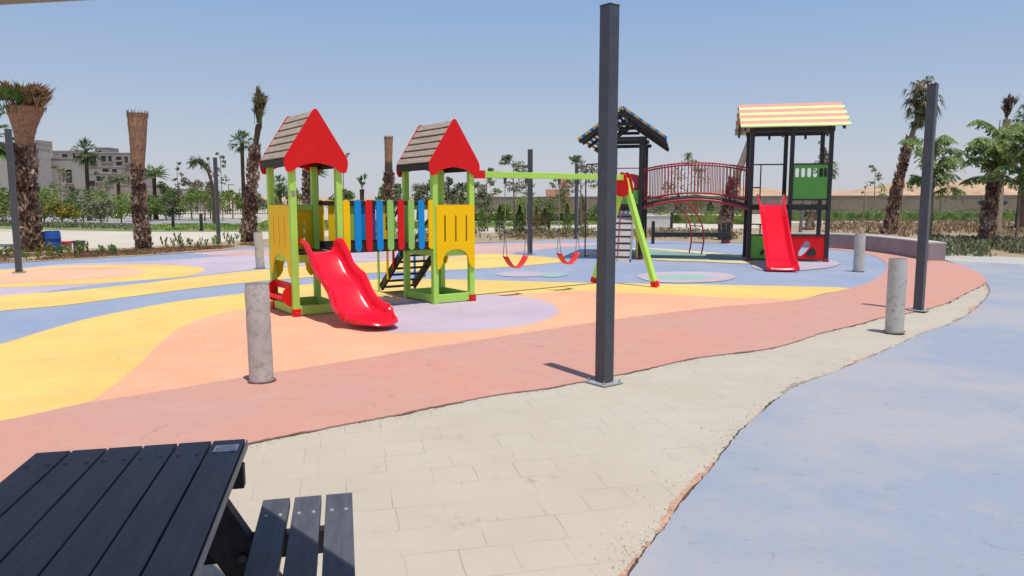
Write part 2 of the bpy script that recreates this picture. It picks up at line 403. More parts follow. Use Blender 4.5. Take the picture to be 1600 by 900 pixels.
ribbon('joint_dirt_shadow', bl_edge, 1, lambda i: max(0, .007 + .02 * mn.noise(Vector((i * .11, 9, 0))) + .008 * random.random()), .0045, m_dirt_shadow)
ribbon('orange_undercoat', bl_edge, 1, lambda i: max(0, .008 + .17 * mn.noise(Vector((i * .032, 21, 0))) + .035 * mn.noise(Vector((i * .5, 5, 0))) + .02 * random.random()), .0025, m_orange)
ribbon('bare_aggregate', bl_edge, 1, lambda i: max(0, -.01 + .12 * mn.noise(Vector((i * .05, 47, 0))) + .05 * mn.noise(Vector((i * .6, 7, 0))) + .03 * random.random()), .0015, paint('aggregate', (.40, .34, .26), .95, .4, 30))

def crumbs(name, lab, path, side, n, sp, m, seed):
    random.seed(seed); mb = MB()
    for _ in range(n):
        i = random.randrange(1, len(path) - 1); p = path[i]; d = Vector((path[i + 1][0] - path[i - 1][0], path[i + 1][1] - path[i - 1][1]))
        if d.length == 0: continue
        nn = Vector((-d.y, d.x)).normalized() * side; o_ = abs(random.gauss(0, sp)); s_ = random.uniform(.002, .007)
        c = Vector((p[0] + nn.x * o_, p[1] + nn.y * o_, .002 + s_ * .3)); q = [c + Vector((random.uniform(-1, 1), random.uniform(-1, 1), random.uniform(-.2, .8))) * s_ for _ in range(4)]
        mb.add(q, [(0, 1, 2), (0, 2, 3), (0, 3, 1), (1, 3, 2)])
    tag(mb.build(name, m), lab, 'rubber crumbs', None, 'stuff')
crumbs('rubber_crumbs', 'dark crumbs scattered on the pavers along the pink edge', pk_edge, -1, 1400, .05, m_dirt_shadow, 5)
crumbs('rubber_crumbs', 'orange crumbs scattered on the pavers along the blue edge', bl_edge, 1, 1600, .07, m_orange, 6)
crumbs('rubber_crumbs', 'dark grit on the pavers along the blue edge', bl_edge, 1, 700, .16, m_dirt_shadow, 7)

# beyond the playground
m_strip = m_soil
sheet('planting_bed', GP([(-300, 428), (0, 411), (100, 406.5), (225, 399.5), (330, 392.5), (400, 385.5), (500, 382.5), (600, 381.5), (740, 379.5), (830, 377), (900, 374), (960, 374), (1020, 376), (1150, 379.5), (1300, 384), (1300, 352), (1020, 362), (960, 360), (740, 364), (600, 366), (440, 372), (330, 379), (200, 387), (0, 391), (-300, 400)]), .004, m_soil)
sheet('pale_path', GP([(-300, 401), (0, 392), (200, 388), (330, 380), (440, 373), (600, 367), (740, 365), (960, 361), (1020, 362), (1200, 358), (1200, 349), (960, 350), (740, 357), (420, 362), (220, 362), (0, 363), (-300, 366)]), .003, m_cream)
sheet('lawn', GP([(0, 357), (220, 361.5), (420, 361.5), (740, 356), (960, 349.5), (960, 346), (740, 348), (420, 343), (400, 349), (220, 351), (0, 352)]), .005, m_grass)
sheet('far_road', GP([(-200, 350), (240, 350), (400, 348), (410, 342), (240, 338), (-200, 338)]), .004, m_road)
sheet('right_bed', GP([(1230, 386), (1330, 386), (1440, 402), (1500, 401), (1600, 406), (1900, 425), (1900, 350), (1600, 347), (1290, 344), (1240, 346), (1180, 350)]), .006, m_soil)
sheet('pale_path', GP([(1440, 375), (1600, 379), (1800, 384), (1800, 377), (1600, 372), (1440, 369)]), .010, m_cream)
sheet('pale_path', GP([(1180, 350), (1290, 347.5), (1600, 350), (1800, 352), (1800, 349.5), (1600, 347.5), (1290, 345), (1180, 347)]), .012, m_cream)

# ================================================================== FURNITURE: POSTS AND BOLLARDS
m_anth = paint('anthracite_steel', (.065, .07, .082), .42, .12, 2.5, (.16, .15, .14), .12, .02)
m_galv = paint('galvanised_plate', (.45, .45, .45), .5, .15, 12, metal=.3)
m_boll = paint('bollard_concrete', (.62, .58, .52), .88, .14, 3, (.17, .12, .08), .32, .1)
post = thing('steel_post', 'tall dark grey square post on a bolted plate, nearest and largest, at the pink edge', 'post', (*G(944, 599), 0), R(38), 'dark steel posts around the playground')
MB().box((0, 0, 1.62), (.118, .118, 3.2)).build('shaft', m_anth, post, bevel=.006)
MB().box((0, 0, 3.224), (.122, .122, .008)).build('cap', m_anth, post)
b = MB().box((0, 0, .009), (.24, .24, .012)); b.build('base_plate', m_galv, post, bevel=.002)
for i, (x, y) in enumerate(((-1, -1), (1, -1), (1, 1), (-1, 1))):
    MB().tube([(x * .095, y * .095, .015), (x * .095, y * .095, .028)], .012, 6).tube([(x * .095, y * .095, .028), (x * .095, y * .095, .045)], .006, 6).build('bolt', m_galv, post)
for (u, v), h, lab in (((1435, 487), 1, 'dark grey square post behind a concrete bollard at the right end of the pavers'), ((30, 427), .98, 'dark grey square post at the far left in front of the wrapped palm'),
                    ((342, 381), 1, 'dark grey square post standing by the pale path between two palms'), ((828, 398), .97, 'dark grey square post behind the nearer swing seat'), ((900, 374), .985, 'thin dark post seen just right of the second swing, farthest of the posts')):
    c = copy_tree(post); c.location = (*G(u, v), 0.017 if v != 374 else 0); c['label'] = lab; c.rotation_euler.z = R(20 + (u * 7) % 30); c.scale = (1, 1, h)
post.location.z = .003

def bollard(u, v, h, r, lab, tilt=(0, 0)):
    t = thing('concrete_bollard', lab, 'bollard', (*G(u, v), 0.012), 0, 'round concrete bollards')
    t.rotation_euler = (tilt[0], tilt[1], u)
    mb = MB(); n = 28; rows = []
    random.seed(u)
    for i in range(12):
        z = h * i / 11; rr = r * (1 + .012 * math.sin(i * 2.1 + u)); rr *= .97 if i == 11 else 1
        rows.append([(rr * math.cos(2 * math.pi * k / n) + random.gauss(0, .0012), rr * math.sin(2 * math.pi * k / n) + random.gauss(0, .0012), z) for k in range(n)] )
        rows[-1].append(rows[-1][0])
    mb.grid(rows, True); mb.build('shaft', m_boll, t)
    MB().grid([[(r * .965 * math.cos(2 * math.pi * k / n), r * .965 * math.sin(2 * math.pi * k / n), h + .001 ) for k in range(n + 1)], [(r * .86 * math.cos(2 * math.pi * k / n), r * .86 * math.sin(2 * math.pi * k / n), h - .005) for k in range(n + 1)], [(0, 0, h - .02)] * (n + 1)]).build('top', paint('bollard_top', (.22, .20, .18), .9, .3, 10), t)
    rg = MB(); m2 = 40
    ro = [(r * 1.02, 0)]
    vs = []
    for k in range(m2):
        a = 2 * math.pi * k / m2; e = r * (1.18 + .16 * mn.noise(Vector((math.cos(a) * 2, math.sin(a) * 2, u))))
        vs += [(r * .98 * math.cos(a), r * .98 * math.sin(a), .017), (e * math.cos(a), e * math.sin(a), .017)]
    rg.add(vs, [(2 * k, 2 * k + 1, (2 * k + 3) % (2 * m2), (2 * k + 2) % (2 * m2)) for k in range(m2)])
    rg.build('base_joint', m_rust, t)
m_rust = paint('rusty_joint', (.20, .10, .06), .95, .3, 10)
bollard(409, 598, .875, .103, 'weathered concrete bollard in front of the slide, nearest of the bollards', (0, R(-.6)))
bollard(1397, 521, .905, .105, 'concrete bollard on the pavers beside the right hand dark post', (0, R(.3)))
bollard(1341, 425, .87, .115, 'grey concrete bollard on blue rubber near the curved seat wall')
bollard(407, 420, .87, .10, 'tilted concrete bollard behind the yellow panel of the left play tower', (R(1), R(5)))

# ================================================================== PICNIC TABLE
m_slate = wood('slate_plank', (.098, .102, .118), (.062, .066, .080), 1, .5)
m_slate_d = wood('slate_frame', (.042, .038, .038), (.022, .02, .022), 1, .6)
m_bolt = paint('bolt_steel', (.10, .10, .11), .4, .2, 30, metal=.6)
m_edge = paint('plank_edge', (.30, .27, .25), .6, .2, 10)
a = R(12.9)
fr = Vector((-.957, 2.583)); ex = Vector((math.cos(a), math.sin(a))); ey = Vector((-math.sin(a), math.cos(a)))
cen = fr - ex * .34 - ey * .9
tb = thing('picnic_table', 'dark slate grey slatted picnic table with attached benches in the shade', 'picnic table', (cen.x, cen.y, 0.002), a)
for i in range(6):
    x = -.34 + .1135 * i + .0545
    pl = MB().box((x, 0, .732), (.107, 1.8, .036)).build('table_slat', m_slate, tb, bevel=.003)
for i in range(6):
    x = -.34 + .1135 * i + .0545
    for dx in (-.03, .03):
        for y in (.76, -.76):
            MB().tube([(x + dx, y, .749), (x + dx, y, .7535)], [.0085, .006], 10).build('bolt', m_bolt, tb)
MB().box((.3425, 0, .731), (.003, 1.796, .030)).build('worn_edge', m_edge, tb)
for s in (-1, 1):
    for i in range(3):
        x = s * (.42 + .1185 * i)
        MB().box((x, .165 - .0, .432), (.101, 1.8, .036)).build('bench_slat', m_slate, tb, bevel=.003)
        for dx in (-.026, .026):
            MB().tube([(x + dx, .165 + .74, .449), (x + dx, .165 + .74, .4535)], [.0085, .006], 10).build('bolt', m_galv, tb)
for y in (.74, -.60):
    MB().box((0, y, .672), (.70, .045, .08)).build('top_crosspiece', m_slate_d, tb, bevel=.004)
    MB().box((0, y + .11, .366), (1.40, .045, .09)).build('bench_support', m_slate_d, tb, bevel=.004)
    for s in (-1, 1):
        MB().bar((s * .12, y + .055, .71), (s * .52, y + .055, .0), .06, .14, up=(0, 1, 0) if False else (1, 0, 0)).build('leg', m_slate_d, tb, bevel=.004)
        for q in (0, .07):
            MB().tube([(s * (.33 + q * .5), y + .02, .37 + q * .1), (s * (.33 + q * .5), y + .005, .37 + q * .1)], .014, 8).build('bolt', m_bolt, tb)
# sticker
sm_w = paint('sticker_white', (.80, .82, .86), .5, .08, 20); sm_r = paint('sticker_red', (.5, .06, .05), .5, .1); sm_k = paint('sticker_grey', (.2, .2, .25), .5, .1)
stk = MB().box((.285, .805, .7508), (.078, .068, .0012)).build('label_sticker', sm_w, tb)
random.seed(3)
k = MB()
for r_, (yy, hh) in enumerate(((.828, .007), (.817, .007))):
    x = .262
    while x < .312:
        wd = random.uniform(.003, .005)
        k.box((x, yy, .7517), (.0012, hh, .0006)); k.box((x + wd / 2, yy + hh / 2 * random.choice((-1, 1, 0)), .7517), (wd, .0012, .0006)); x += wd + .0028
k.build('red_lettering', sm_r, stk)
k = MB()
for yy in (.806, .800, .790, .783, .777):
    x = .253
    while x < .317:
        wd = random.uniform(.003, .010); k.box((x + wd / 2, yy, .7517), (wd, .0018, .0006)); x += wd + .003
k.build('small_print', sm_k, stk)

ZV = 2.448
# parasol above the table
m_canvas = paint('beige_canvas', (.50, .34, .17), .85, .1, 2)
pc = (-2.65, .83)
pz = thing('parasol', 'large octagonal tan canvas parasol over the picnic table', 'parasol', (*pc, 0))
ap = 2.41; rad = ap / math.cos(math.pi / 8)
oc = [(rad * math.cos(math.pi / 8 + k * math.pi / 4 + R(-1.5)), rad * math.sin(math.pi / 8 + k * math.pi / 4 + R(-1.5))) for k in range(8)]
oc[2] = (oc[2][0], oc[2][1] + .30)
mb = MB()
for k in range(8):
    p, q = oc[k], oc[(k + 1) % 8]
    rows = []
    for i in range(7):
        s = i / 6; z = 3.25 - .75 * s
        rows.append([((p[0] * (1 - tt) + q[0] * tt) * s, (p[1] * (1 - tt) + q[1] * tt) * s, z - .03 * math.sin(math.pi * tt) * s * 0) for tt in (0, .25, .5, .75, 1)])
    mb.grid(rows, False)
cano = mb.build('canopy', m_canvas, pz)
mb = MB()
for k in range(8):
    p, q = oc[k], oc[(k + 1) % 8]
    mb.add([(p[0], p[1], 2.5), (q[0], q[1], 2.5), (q[0] * 1.002, q[1] * 1.002, ZV), (p[0] * 1.002, p[1] * 1.002, ZV)], [(0, 1, 2, 3)])
mb.build('valance', paint('pale_hem', (.62, .55, .45), .85), cano)
for k in range(8): MB().bar((0, 0, 3.2), (oc[k][0] * .99, oc[k][1] * .99, 2.46), .03, .03).build('rib', m_anth, pz)
MB().tube([(0, 0, 0), (0, 0, 3.3)], .035, 14).build('pole', m_anth, pz)
MB().tube([(0, 0, 0.003), (0, 0, .08)], [.4, .36], 24).build('base', m_boll, pz)

# ================================================================== LEFT PLAY STRUCTURE
LG = paint('lime_paint', (.46, .80, .13), .5, .06, 2, (.28, .38, .10), .1, .03, spec=.25)
YE = paint('yellow_board', (1.0, .62, .002), .5, .015, 2, (.8, .5, .03), .05, .01, spec=.2)
RD = paint('red_board', (.74, .012, .014), .5, .04, 2, (.5, .06, .05), .1, .01, spec=.2)
BL = paint('blue_board', (.008, .29, .70), .5, .04, 2, bumpy=.01, spec=.2)
GN = paint('green_board', (.32, .62, .12), .4, .05, 2, bumpy=.01)
PU = paint('purple_board', (.12, .07, .30), .4, .05, 2, bumpy=.01)
BR = wood('dark_brown_wood', (.045, .032, .026), (.022, .016, .014), 1, .6)
BRX = wood('dark_brown_rail', (.045, .032, .026), (.022, .016, .014), 0, .6)
TP = wood('weathered_roof_plank', (.50, .40, .32), (.30, .23, .18), 1, .85)
SLR = paint('slide_plastic', (.80, .006, .028), .25, .03, 1.5, (.6, .03, .05), .06, .004, spec=.45)
w_, d_, B_ = .66, .95, 2.20
ps = thing('play_structure', 'bright play set with two red gabled towers, picket bridge and wavy red slide', 'playset', (-3.0, 10.17, .012), R(35))
ZP = .88
def gable_outline(hw=.44):
    pts = [(0, 2.88), (hw * 1.05, 2.16), (hw * .98, 1.985), (hw * .80, 1.985), (hw * .55, 2.075), (0, 2.125), (-hw * .55, 2.075), (-hw * .80, 1.985), (-hw * .98, 1.985), (-hw * 1.05, 2.16)]
    out = []
    n = len(pts)
    for i, p in enumerate(pts):       # round each corner with a short arc
        a = Vector(pts[i - 1]); b = Vector(p); c = Vector(pts[(i + 1) % n])
        r1 = min(.075, (a - b).length * .45); r2 = min(.075, (c - b).length * .45)
        s = b + (a - b).normalized() * r1; e = b + (c - b).normalized() * r2
        for k in range(6):
            tt = k / 5; q = s * (1 - tt) ** 2 + b * 2 * tt * (1 - tt) + e * tt * tt; out.append((q.x, q.y))
    return out
def stadium(cx, z0, z1, hw, n=6):
    o = []
    for k in range(n + 1): a = math.pi * k / n; o.append((cx + hw * math.cos(a), z1 - hw + hw * math.sin(a)))
    for k in range(n + 1): a = math.pi + math.pi * k / n; o.append((cx + hw * math.cos(a), z0 + hw + hw * math.sin(a)))
    return o
def arch_panel(wd):
    zb, zt = .54, 1.54
    o = [(0.01, zt), (wd - .01, zt), (wd, zt - .01), (wd, zb + .03), (wd - .035, zb), (wd - .07, zb + .03)]
    n = 14; rr = wd / 2 - .11
    for k in range(n + 1): a = math.pi * k / n; o.append((wd / 2 + rr * math.cos(a) * 1.0, zb + .10 + .21 * math.sin(a) ** .8))
    o += [(.07, zb + .03), (.035, zb), (0, zb + .03), (0, zt - .01)]
    return [o] + [stadium(wd * f, .96, 1.38, .014) for f in (.22, .5, .78)]
S = .09
def tower(x0):
    for (x, y) in ((0, 0), (w_, 0), (0, d_), (w_, d_)):
        MB().box((x0 + x, y, 1.055), (S, S, 2.11)).build('post', LG, ps, bevel=.008)
    for y in (0, d_): MB().box((x0 + w_ / 2, y, .08), (w_ - S, .05, .12)).build('base_beam', LG, ps, bevel=.005)
    for x in (0, w_): MB().box((x0 + x, d_ / 2, .08), (.05, d_ - S, .12)).build('base_beam', LG, ps, bevel=.005)
    for y in (0, d_): MB().box((x0 + w_ / 2, y, ZP - .08), (w_ - S, .045, .11)).build('deck_beam', LG, ps, bevel=.004)
    for x in (0, w_): MB().box((x0 + x, d_ / 2, ZP - .08), (.045, d_ - S, .11)).build('deck_beam', LG, ps, bevel=.004)
    mb = MB()
    for i in range(7): mb.box((x0 + w_ / 2, .02 + (d_ - .04) * (i + .5) / 7, ZP - .012), (w_ - .1, (d_ - .04) / 7 - .012, .022))
    mb.build('deck', BRX, ps)
    for y, s in ((-.075, 1), (d_ + .075, -1)):
        MB().plate([gable_outline()], .022, lambda a, b, t, y=y: (x0 + w_ / 2 + a, y + t, b)).build('gable_panel', RD, ps, bevel=.003)
    for s in (-1, 1):
        A = Vector((0, 2.83)); Bq = Vector((s * .445, 2.165)); dd = (Bq - A); L = dd.length; dd.normalize(); nn = Vector((-dd.y, dd.x)) * (-s)
        if nn.y < 0: nn = -nn
        mb = MB(); n = 6
        for i in range(n):
            c = A + dd * (L * (i + .5) / n) + nn * .005
            ang = math.atan2(dd.y, dd.x)
            mb.box((x0 + w_ / 2 + c.x, d_ / 2, c.y), (L / n - .034, d_ + .125, .02), Matrix.Rotation(-ang, 3, 'Y'))
        sl_ = mb.build('roof_slats', TP, ps)
        MB().box((x0 + w_ / 2 + s * .43, d_ / 2, 2.115), (.03, d_ + .12, .095)).build('fascia', BR, sl_)
        c = A + dd * (L * .5) - nn * .02; MB().box((x0 + w_ / 2 + c.x, d_ / 2, c.y), (L, d_ + .11, .012), Matrix.Rotation(-math.atan2(dd.y, dd.x), 3, 'Y')).build('gap_shade_board', BRX, sl_)  # dark board added under the slats so the shaded gaps read dark
        for y in (.05, d_ - .05):
            a_ = (x0 + w_ / 2, y, 2.79); b_ = (x0 + w_ / 2 + s * .415, y, 2.14)
            MB().bar(a_, b_, .035, .05).build('rafter', BRX, sl_)
tower(0); tower(B_)
for x0, y0 in ((0, -.012), (B_ + w_, -.012), (0, d_)):
    MB().box((x0, y0, .055), (S + .016, S + .016, .105)).build('foot_plate', RD, ps, bevel=.003)
mb = MB()
for x0, y0 in ((0, -.066), (B_ + w_, -.066)):
    for dx in (-.02, .025): mb.tube([(x0 + dx, y0 - .004, .06), (x0 + dx, y0, .06)], .007, 8)
mb.build('bolts', m_galv, ps)
# tower A panels: left (seen from outside), back ; tower B: front, right
def panel(name, place, mt=YE, wd=None): return MB().plate(arch_panel(wd), .02, place).build(name, mt, ps, bevel=.002)
panel('side_panel', lambda a, b, t: (-.038 + t, .035 + a, b), wd=d_ - .07)
panel('back_panel', lambda a, b, t: (.04 + a, d_ + .035 + t, b - .08), wd=w_ - .08)
panel('front_panel', lambda a, b, t: (B_ + .0 + a, -.058 + t, b), wd=w_ + .03)
panel('side_panel', lambda a, b, t: (B_ + w_ + .035 + t, .04 + a, b), wd=d_ - .08)
MB().box((w_ / 2, d_, 1.50), (w_ - S, .05, .09)).build('top_beam', LG, ps, bevel=.004)
MB().box((B_ + w_ / 2, d_, 1.50), (w_ - S, .05, .09)).build('top_beam', LG, ps, bevel=.004)
# notice on post
MB().box((-.002, -.0475, 1.70), (.062, .004, .075)).build('notice', paint('notice_grey', (.42, .40, .40), .5, .5, 60), ps)
# bridge
xb0, xb1 = w_ + .03, B_ - .03
seq = [YE, BL, RD, BL, GN, RD, GN, BL, YE]
for y, s, sq in ((.0, -1, seq), (d_, 1, [YE, YE, RD, GN, BL, PU, YE, GN, RD])):
    MB().box(((xb0 + xb1) / 2, y, 1.565), (xb1 - xb0 + .04, .035, .065)).build('bridge_rail', BRX, ps, bevel=.004)
    MB().box(((xb0 + xb1) / 2, y, .92), (xb1 - xb0 + .04, .035, .13)).build('bridge_rail', BRX, ps, bevel=.004)
    for i, m in enumerate(sq):
        cx = xb0 + .07 + (xb1 - xb0 - .11) * i / 8
        MB().plate([stadium(cx, .865, 1.615, .05, 8)], .022, lambda a, b, t, y=y, s=s: (a, y + s * .030 + t, b)).build('picket', m, ps, bevel=.003)
mb = MB()
for i in range(14): mb.box((xb0 + (xb1 - xb0) * (i + .5) / 14, d_ / 2, ZP), ((xb1 - xb0) / 14 - .012, d_ - .06, .024))
mb.build('bridge_deck', BR, ps)
# stair behind tower B
st = MB()
y0, y1, z0, z1 = d_ + .04, d_ + .98, ZP, .02
for x in (B_ - .01, B_ + w_ - .03): st.bar((x, y0, z0 - .06), (x, y1, z1 + .06), .04, .13)
sto = st.build('stair', BR, ps)
for i in range(7):
    f = (i + .6) / 7.3
    MB().box((B_ + w_ / 2 - .02, y0 + (y1 - y0) * f, z0 + (z1 - z0) * f - .01), (w_ - .06, .13, .028)).build('tread', BR, sto)
for x, cs in ((B_ - .045, (BL, RD, YE, LG)), (B_ + w_ + .01, (YE, RD, LG, BL))):
    for i, m in enumerate(cs):
        f = (i + .55) / 4.0; yy = y0 + (y1 - y0) * f; zz = max(.0, z0 + (z1 - z0) * f - .08)
        if i == 3: yy = y1 + .03; zz = 0
        MB().box((x, yy, (zz + zz + 1.0 if i < 3 else 1.1) / 2 if False else (zz + (1.55 - .7 * f)) / 2), (.025, .05, (1.55 - .7 * f) - zz)).build('stair_picket', m, ps, bevel=.003)
    MB().bar((x, y0, 1.56), (x, y1 + .04, .88), .03, .05).build('handrail', BRX, ps)
# red bench under tower A
rb = MB().box((-.09, d_ / 2, .245), (.19, d_ - .16, .025)).build('seat', RD, ps, bevel=.004)
for y in (.09, d_ - .09):
    o_ = [(0.04, .12)] + [(0.04 - .0 - .17 * math.sin(math.pi * k / 10) * 1.0, .28 - .16 * math.cos(math.pi * k / 10)) for k in range(11)] + [(.04, .44)]
    MB().plate([o_], .022, lambda a, b, t, y=y: (a - .03, y + t, b)).build('seat_end', RD, rb, bevel=.003)
MB().box((.0, d_ / 2, .40), (.02, d_ - .16, .10)).build('seat_back', RD, rb, bevel=.004)

def lerp_curve(tab, s):
    for (a, va), (b, vb) in zip(tab, tab[1:]):
        if s <= b:
            k = (s - a) / (b - a); k = k * k * (3 - 2 * k) if False else k
            return va + (vb - va) * k
    return tab[-1][1]
def smooth_tab(tab, step=8):
    return spline(tab, step)
def slide(parent, path, sect, width, height, th, name='slide', lip=.16, off=None, mt=None, rnd=0.0):
    """path: list of (dist, z); width/height: tables over dist"""
    P_ = spline(path, 7); n = len(P_); rows_t = []
    N = 24
    for i, (dist, z) in enumerate(P_):
        a = P_[max(0, i - 1)]; b = P_[min(n - 1, i + 1)]
        tx, tz = b[0] - a[0], b[1] - a[1]; L = math.hypot(tx, tz); tx /= L; tz /= L
        nx, nz = -tz, tx             # normal (pointing up)
        if nz < 0: nx, nz = -nx, -nz
        hw = lerp_curve(width, dist); hh = lerp_curve(height, dist)
        end = max(0, (dist - (P_[-1][0] - lip)) / lip)
        row = []
        for k in range(N + 1):
            c = -1 + 2 * k / N                                     # -1..1 across
            lat, up = sect(c, hw, hh); lat *= 1 - rnd * end ** 2
            back = lip * 1.0 * end * (abs(c) ** 2.2) * 1.0
            row.append((lat + (off(dist) if off else 0), -(dist - back + nx * up * .8), z + nz * up))
        rows_t.append(row)
    mb = MB(); mb.grid(rows_t, True)
    o = mb.build(name, mt or SLR, parent, weld=False)
    md = o.modifiers.new('thick', 'SOLIDIFY'); md.thickness = th; md.offset = 0
    bv = o.modifiers.new('bev', 'BEVEL'); bv.width = th * .42; bv.segments = 3; bv.limit_method = 'ANGLE'; bv.angle_limit = R(50)
    return o
def sect_wavy(c, hw, hh):
    a = abs(c); s = 1 if c > 0 else -1
    # floor (a<.5), curved wall (.5-.85), rolled rim (.85-1)
    if a < .42: return s * a / .42 * hw * .62, .012 * (a / .42) ** 2 * 1.0
    if a < .86:
        k = (a - .42) / .44
        return s * (hw * .62 + hw * .33 * math.sin(k * math.pi / 2)), .012 + (hh - .012) * (1 - math.cos(k * math.pi / 2))
    k = (a - .86) / .14
    return s * (hw * .95 + .055 * math.sin(k * math.pi * .62) ), hh + .022 * math.sin(k * math.pi) - .035 * k * k
sl1 = slide(ps, [(0, .875), (.10, .865), (.26, .77), (.42, .60), (.56, .50), (.70, .43), (.84, .32), (1.0, .17), (1.15, .095), (1.30, .07), (1.46, .055), (1.60, .06), (1.70, .085), (1.77, .095), (1.81, .07)],
            sect_wavy, [(0, .245), (.1, .245), (.35, .255), (.65, .29), (.85, .265), (1.2, .33), (1.7, .34)], [(0, .17), (.12, .20), (.35, .15), (.65, .17), (.9, .155), (1.2, .155), (1.5, .13), (1.65, .085), (1.73, .05), (1.82, .03)], .026, lip=.52, rnd=.16,
            off=lambda d: w_ / 2 + .02 + .085 * d)
sl1.name = 'wavy_slide'
# swing frame at right end (part of the play set)
BZ = 2.02
bx_end = 2.22 + .74 + 3.55
# beam end and feet in local coordinates
def loc_of(x, y):
    v = Vector((x + 3.0, y - 10.17)); a = R(35)
    return (v.x * math.cos(a) + v.y * math.sin(a), -v.x * math.sin(a) + v.y * math.cos(a))
E = loc_of(2.13, 14.13); f1 = loc_of(2.685, 13.72); f2 = loc_of(1.624, 14.563)
S0 = (B_ + w_ + .02, .06)
mb = MB().bar((S0[0], S0[1], BZ), (E[0], E[1], BZ + .02), .085, .10).build('swing_beam', LG, ps, bevel=.006)
MB().bar((S0[0] + .0, S0[1] - .052, BZ), (S0[0] + .27, S0[1] - .052 + .27 * (E[1] - S0[1]) / (E[0] - S0[0]), BZ), .014, .13).build('beam_bracket', RD, ps)
bd = (Vector(E) - Vector(S0)).normalized()
for f in (f1, f2):
    ap_ = Vector((E[0], E[1], BZ + .0)); ft = Vector((f[0], f[1], .0))
    lg = MB().bar(ap_, ft, .10, .10, up=(bd.x, bd.y, 0)).build('swing_leg', LG, ps, bevel=.006)
    dd = (ap_ - ft).normalized()
    MB().bar(ft, ft + dd * .11, .112, .112, up=(bd.x, bd.y, 0)).build('foot_cap', RD, lg)
dp = Vector((E[0], E[1])) - bd * .03
pn = Vector((-bd.y, bd.x))
outl = smoothpoly([(-.05, .12), (.05, .12), (.14, -.05), (.17, -.26), (.09, -.34), (-.09, -.34), (-.17, -.26), (-.14, -.05)], 2)
for off_ in (-.062, .062):
    MB().plate([outl], .018, lambda a, b, t, o_=off_: (E[0] + bd.x * (o_ + t) + pn.x * a, E[1] + bd.y * (o_ + t) + pn.y * a, BZ + b)).build('leg_plate', RD, ps, bevel=.002)
# swings (hang from the beam)
m_chain = paint('chain_steel', (.36, .35, .34), .45, .3, 40, metal=.5)
ca, sa = math.cos(R(35)), math.sin(R(35))
def to_world(p): return (-3.0 + p[0] * ca - p[1] * sa, 10.17 + p[0] * sa + p[1] * ca)
bw = Vector(to_world(E)) - Vector(to_world(S0)); bw.normalize(); ang_b = math.atan2(bw.y, bw.x)
s0w = Vector(to_world(S0))
def at_u(u):
    k = (u - 800) / F; tt = (k * s0w.y - s0w.x) / (bw.x - k * bw.y); return s0w + bw * tt
sw0 = None
for (u, lab) in ((806, 'red belt swing on long chains, the one nearer the play towers'), (888, 'red belt swing on long chains, the one next to the splayed lime legs')):
    p = at_u(u); tsw = thing('swing', lab, 'swing', (p.x, p.y, .012), ang_b, 'belt swings')
    W2 = .225
    mb = MB(); rows = []
    for i in range(17):
        c = -1 + 2 * i / 16; x = c * W2 * (1 - .04 * (1 - abs(c))); z = .47 + .20 * abs(c) ** 2.1
        rows.append([(x, -.07 + .14 * j / 4, z + .004 * ((j - 2) / 2) ** 2) for j in range(5)])
    so_ = mb.grid(rows, True).build('seat', paint('swing_rubber_red', (.78, .035, .03), .45, .05), tsw); md = so_.modifiers.new('s', 'SOLIDIFY'); md.thickness = .012
    for s in (-1, 1):
        ch = MB(); xs = s * (W2 + .005)
        # triangle part: two strands from seat to a ring, then single chain
        for q in (-.055, .055):
            for i in range(14):
                f = i / 14; a_ = Vector((xs, q * (1 - f), .665 + .42 * f)); b_ = Vector((xs, q * (1 - f - 1 / 14), .665 + .42 * (f + 1 / 14)))
                ch.bar(a_, b_, .012 if i % 2 else .006, .006 if i % 2 else .012, up=(1, 0, 0))
        nlk = 26
        for i in range(nlk):
            za = 1.085 + (BZ - .07 - 1.085) * i / nlk; zb = 1.085 + (BZ - .07 - 1.085) * (i + 1.1) / nlk
            ch.bar((xs, 0, za), (xs, 0, zb), .014 if i % 2 else .006, .006 if i % 2 else .014, up=(1, 0, 0))
        cho = ch.build('chain', m_chain, tsw)
        MB().box((xs, 0, 1.085), (.03, .04, .06)).build('coupling', m_anth, cho)
        MB().box((xs, 0, BZ - .085), (.035, .035, .09)).build('hanger', m_anth, cho)

# ================================================================== RIGHT PLAY STRUCTURE
BK = paint('black_steel', (.022, .022, .025), .4, .2, 4, (.08, .07, .06), .1, .02)
RT = paint('red_tube', (.42, .022, .035), .4, .1, 4, bumpy=.01)
G2 = paint('leaf_green_board', (.12, .42, .055), .4, .05, 2, bumpy=.01)
G2L = paint('light_green_plank', (.66, .78, .32), .6, .08, 3); PK = paint('salmon_plank', (.78, .33, .25), .5, .06, 3)
YB = paint('yellow_plank', (.58, .36, .03), .5, .1, 3); BB = paint('blue_plank', (.02, .22, .48), .5, .1, 3)
p1 = G(1169, 408.5)
q2 = thing('play_structure', 'black framed play set with arched red bridge and straight red slide', 'playset', (p1[0], p1[1], .012), R(-13))
PS = .105
def post2(x, y, h): MB().box((x, y, h / 2), (PS, PS, h)).build('post', BK, q2, bevel=.008); 
for x in (0, 1.0, 1.95):
    for y in (0, 1.3): post2(x, y, 3.46 if y else 3.5)
TX = -2.9
for x in (TX, TX - .95):
    for y in (0, 1.3, 2.9): post2(x, y, 3.3)
for x, y in ((0, 0), (1.95, 0), (TX, 0), (TX, 2.9), (0, 1.3), (1.95, 1.3)):
    MB().box((x, y - .003, .05), (PS + .02, PS + .02, .1)).build('foot_plate', RT if x else paint('foot_plum', (.20, .03, .05), .5), q2)
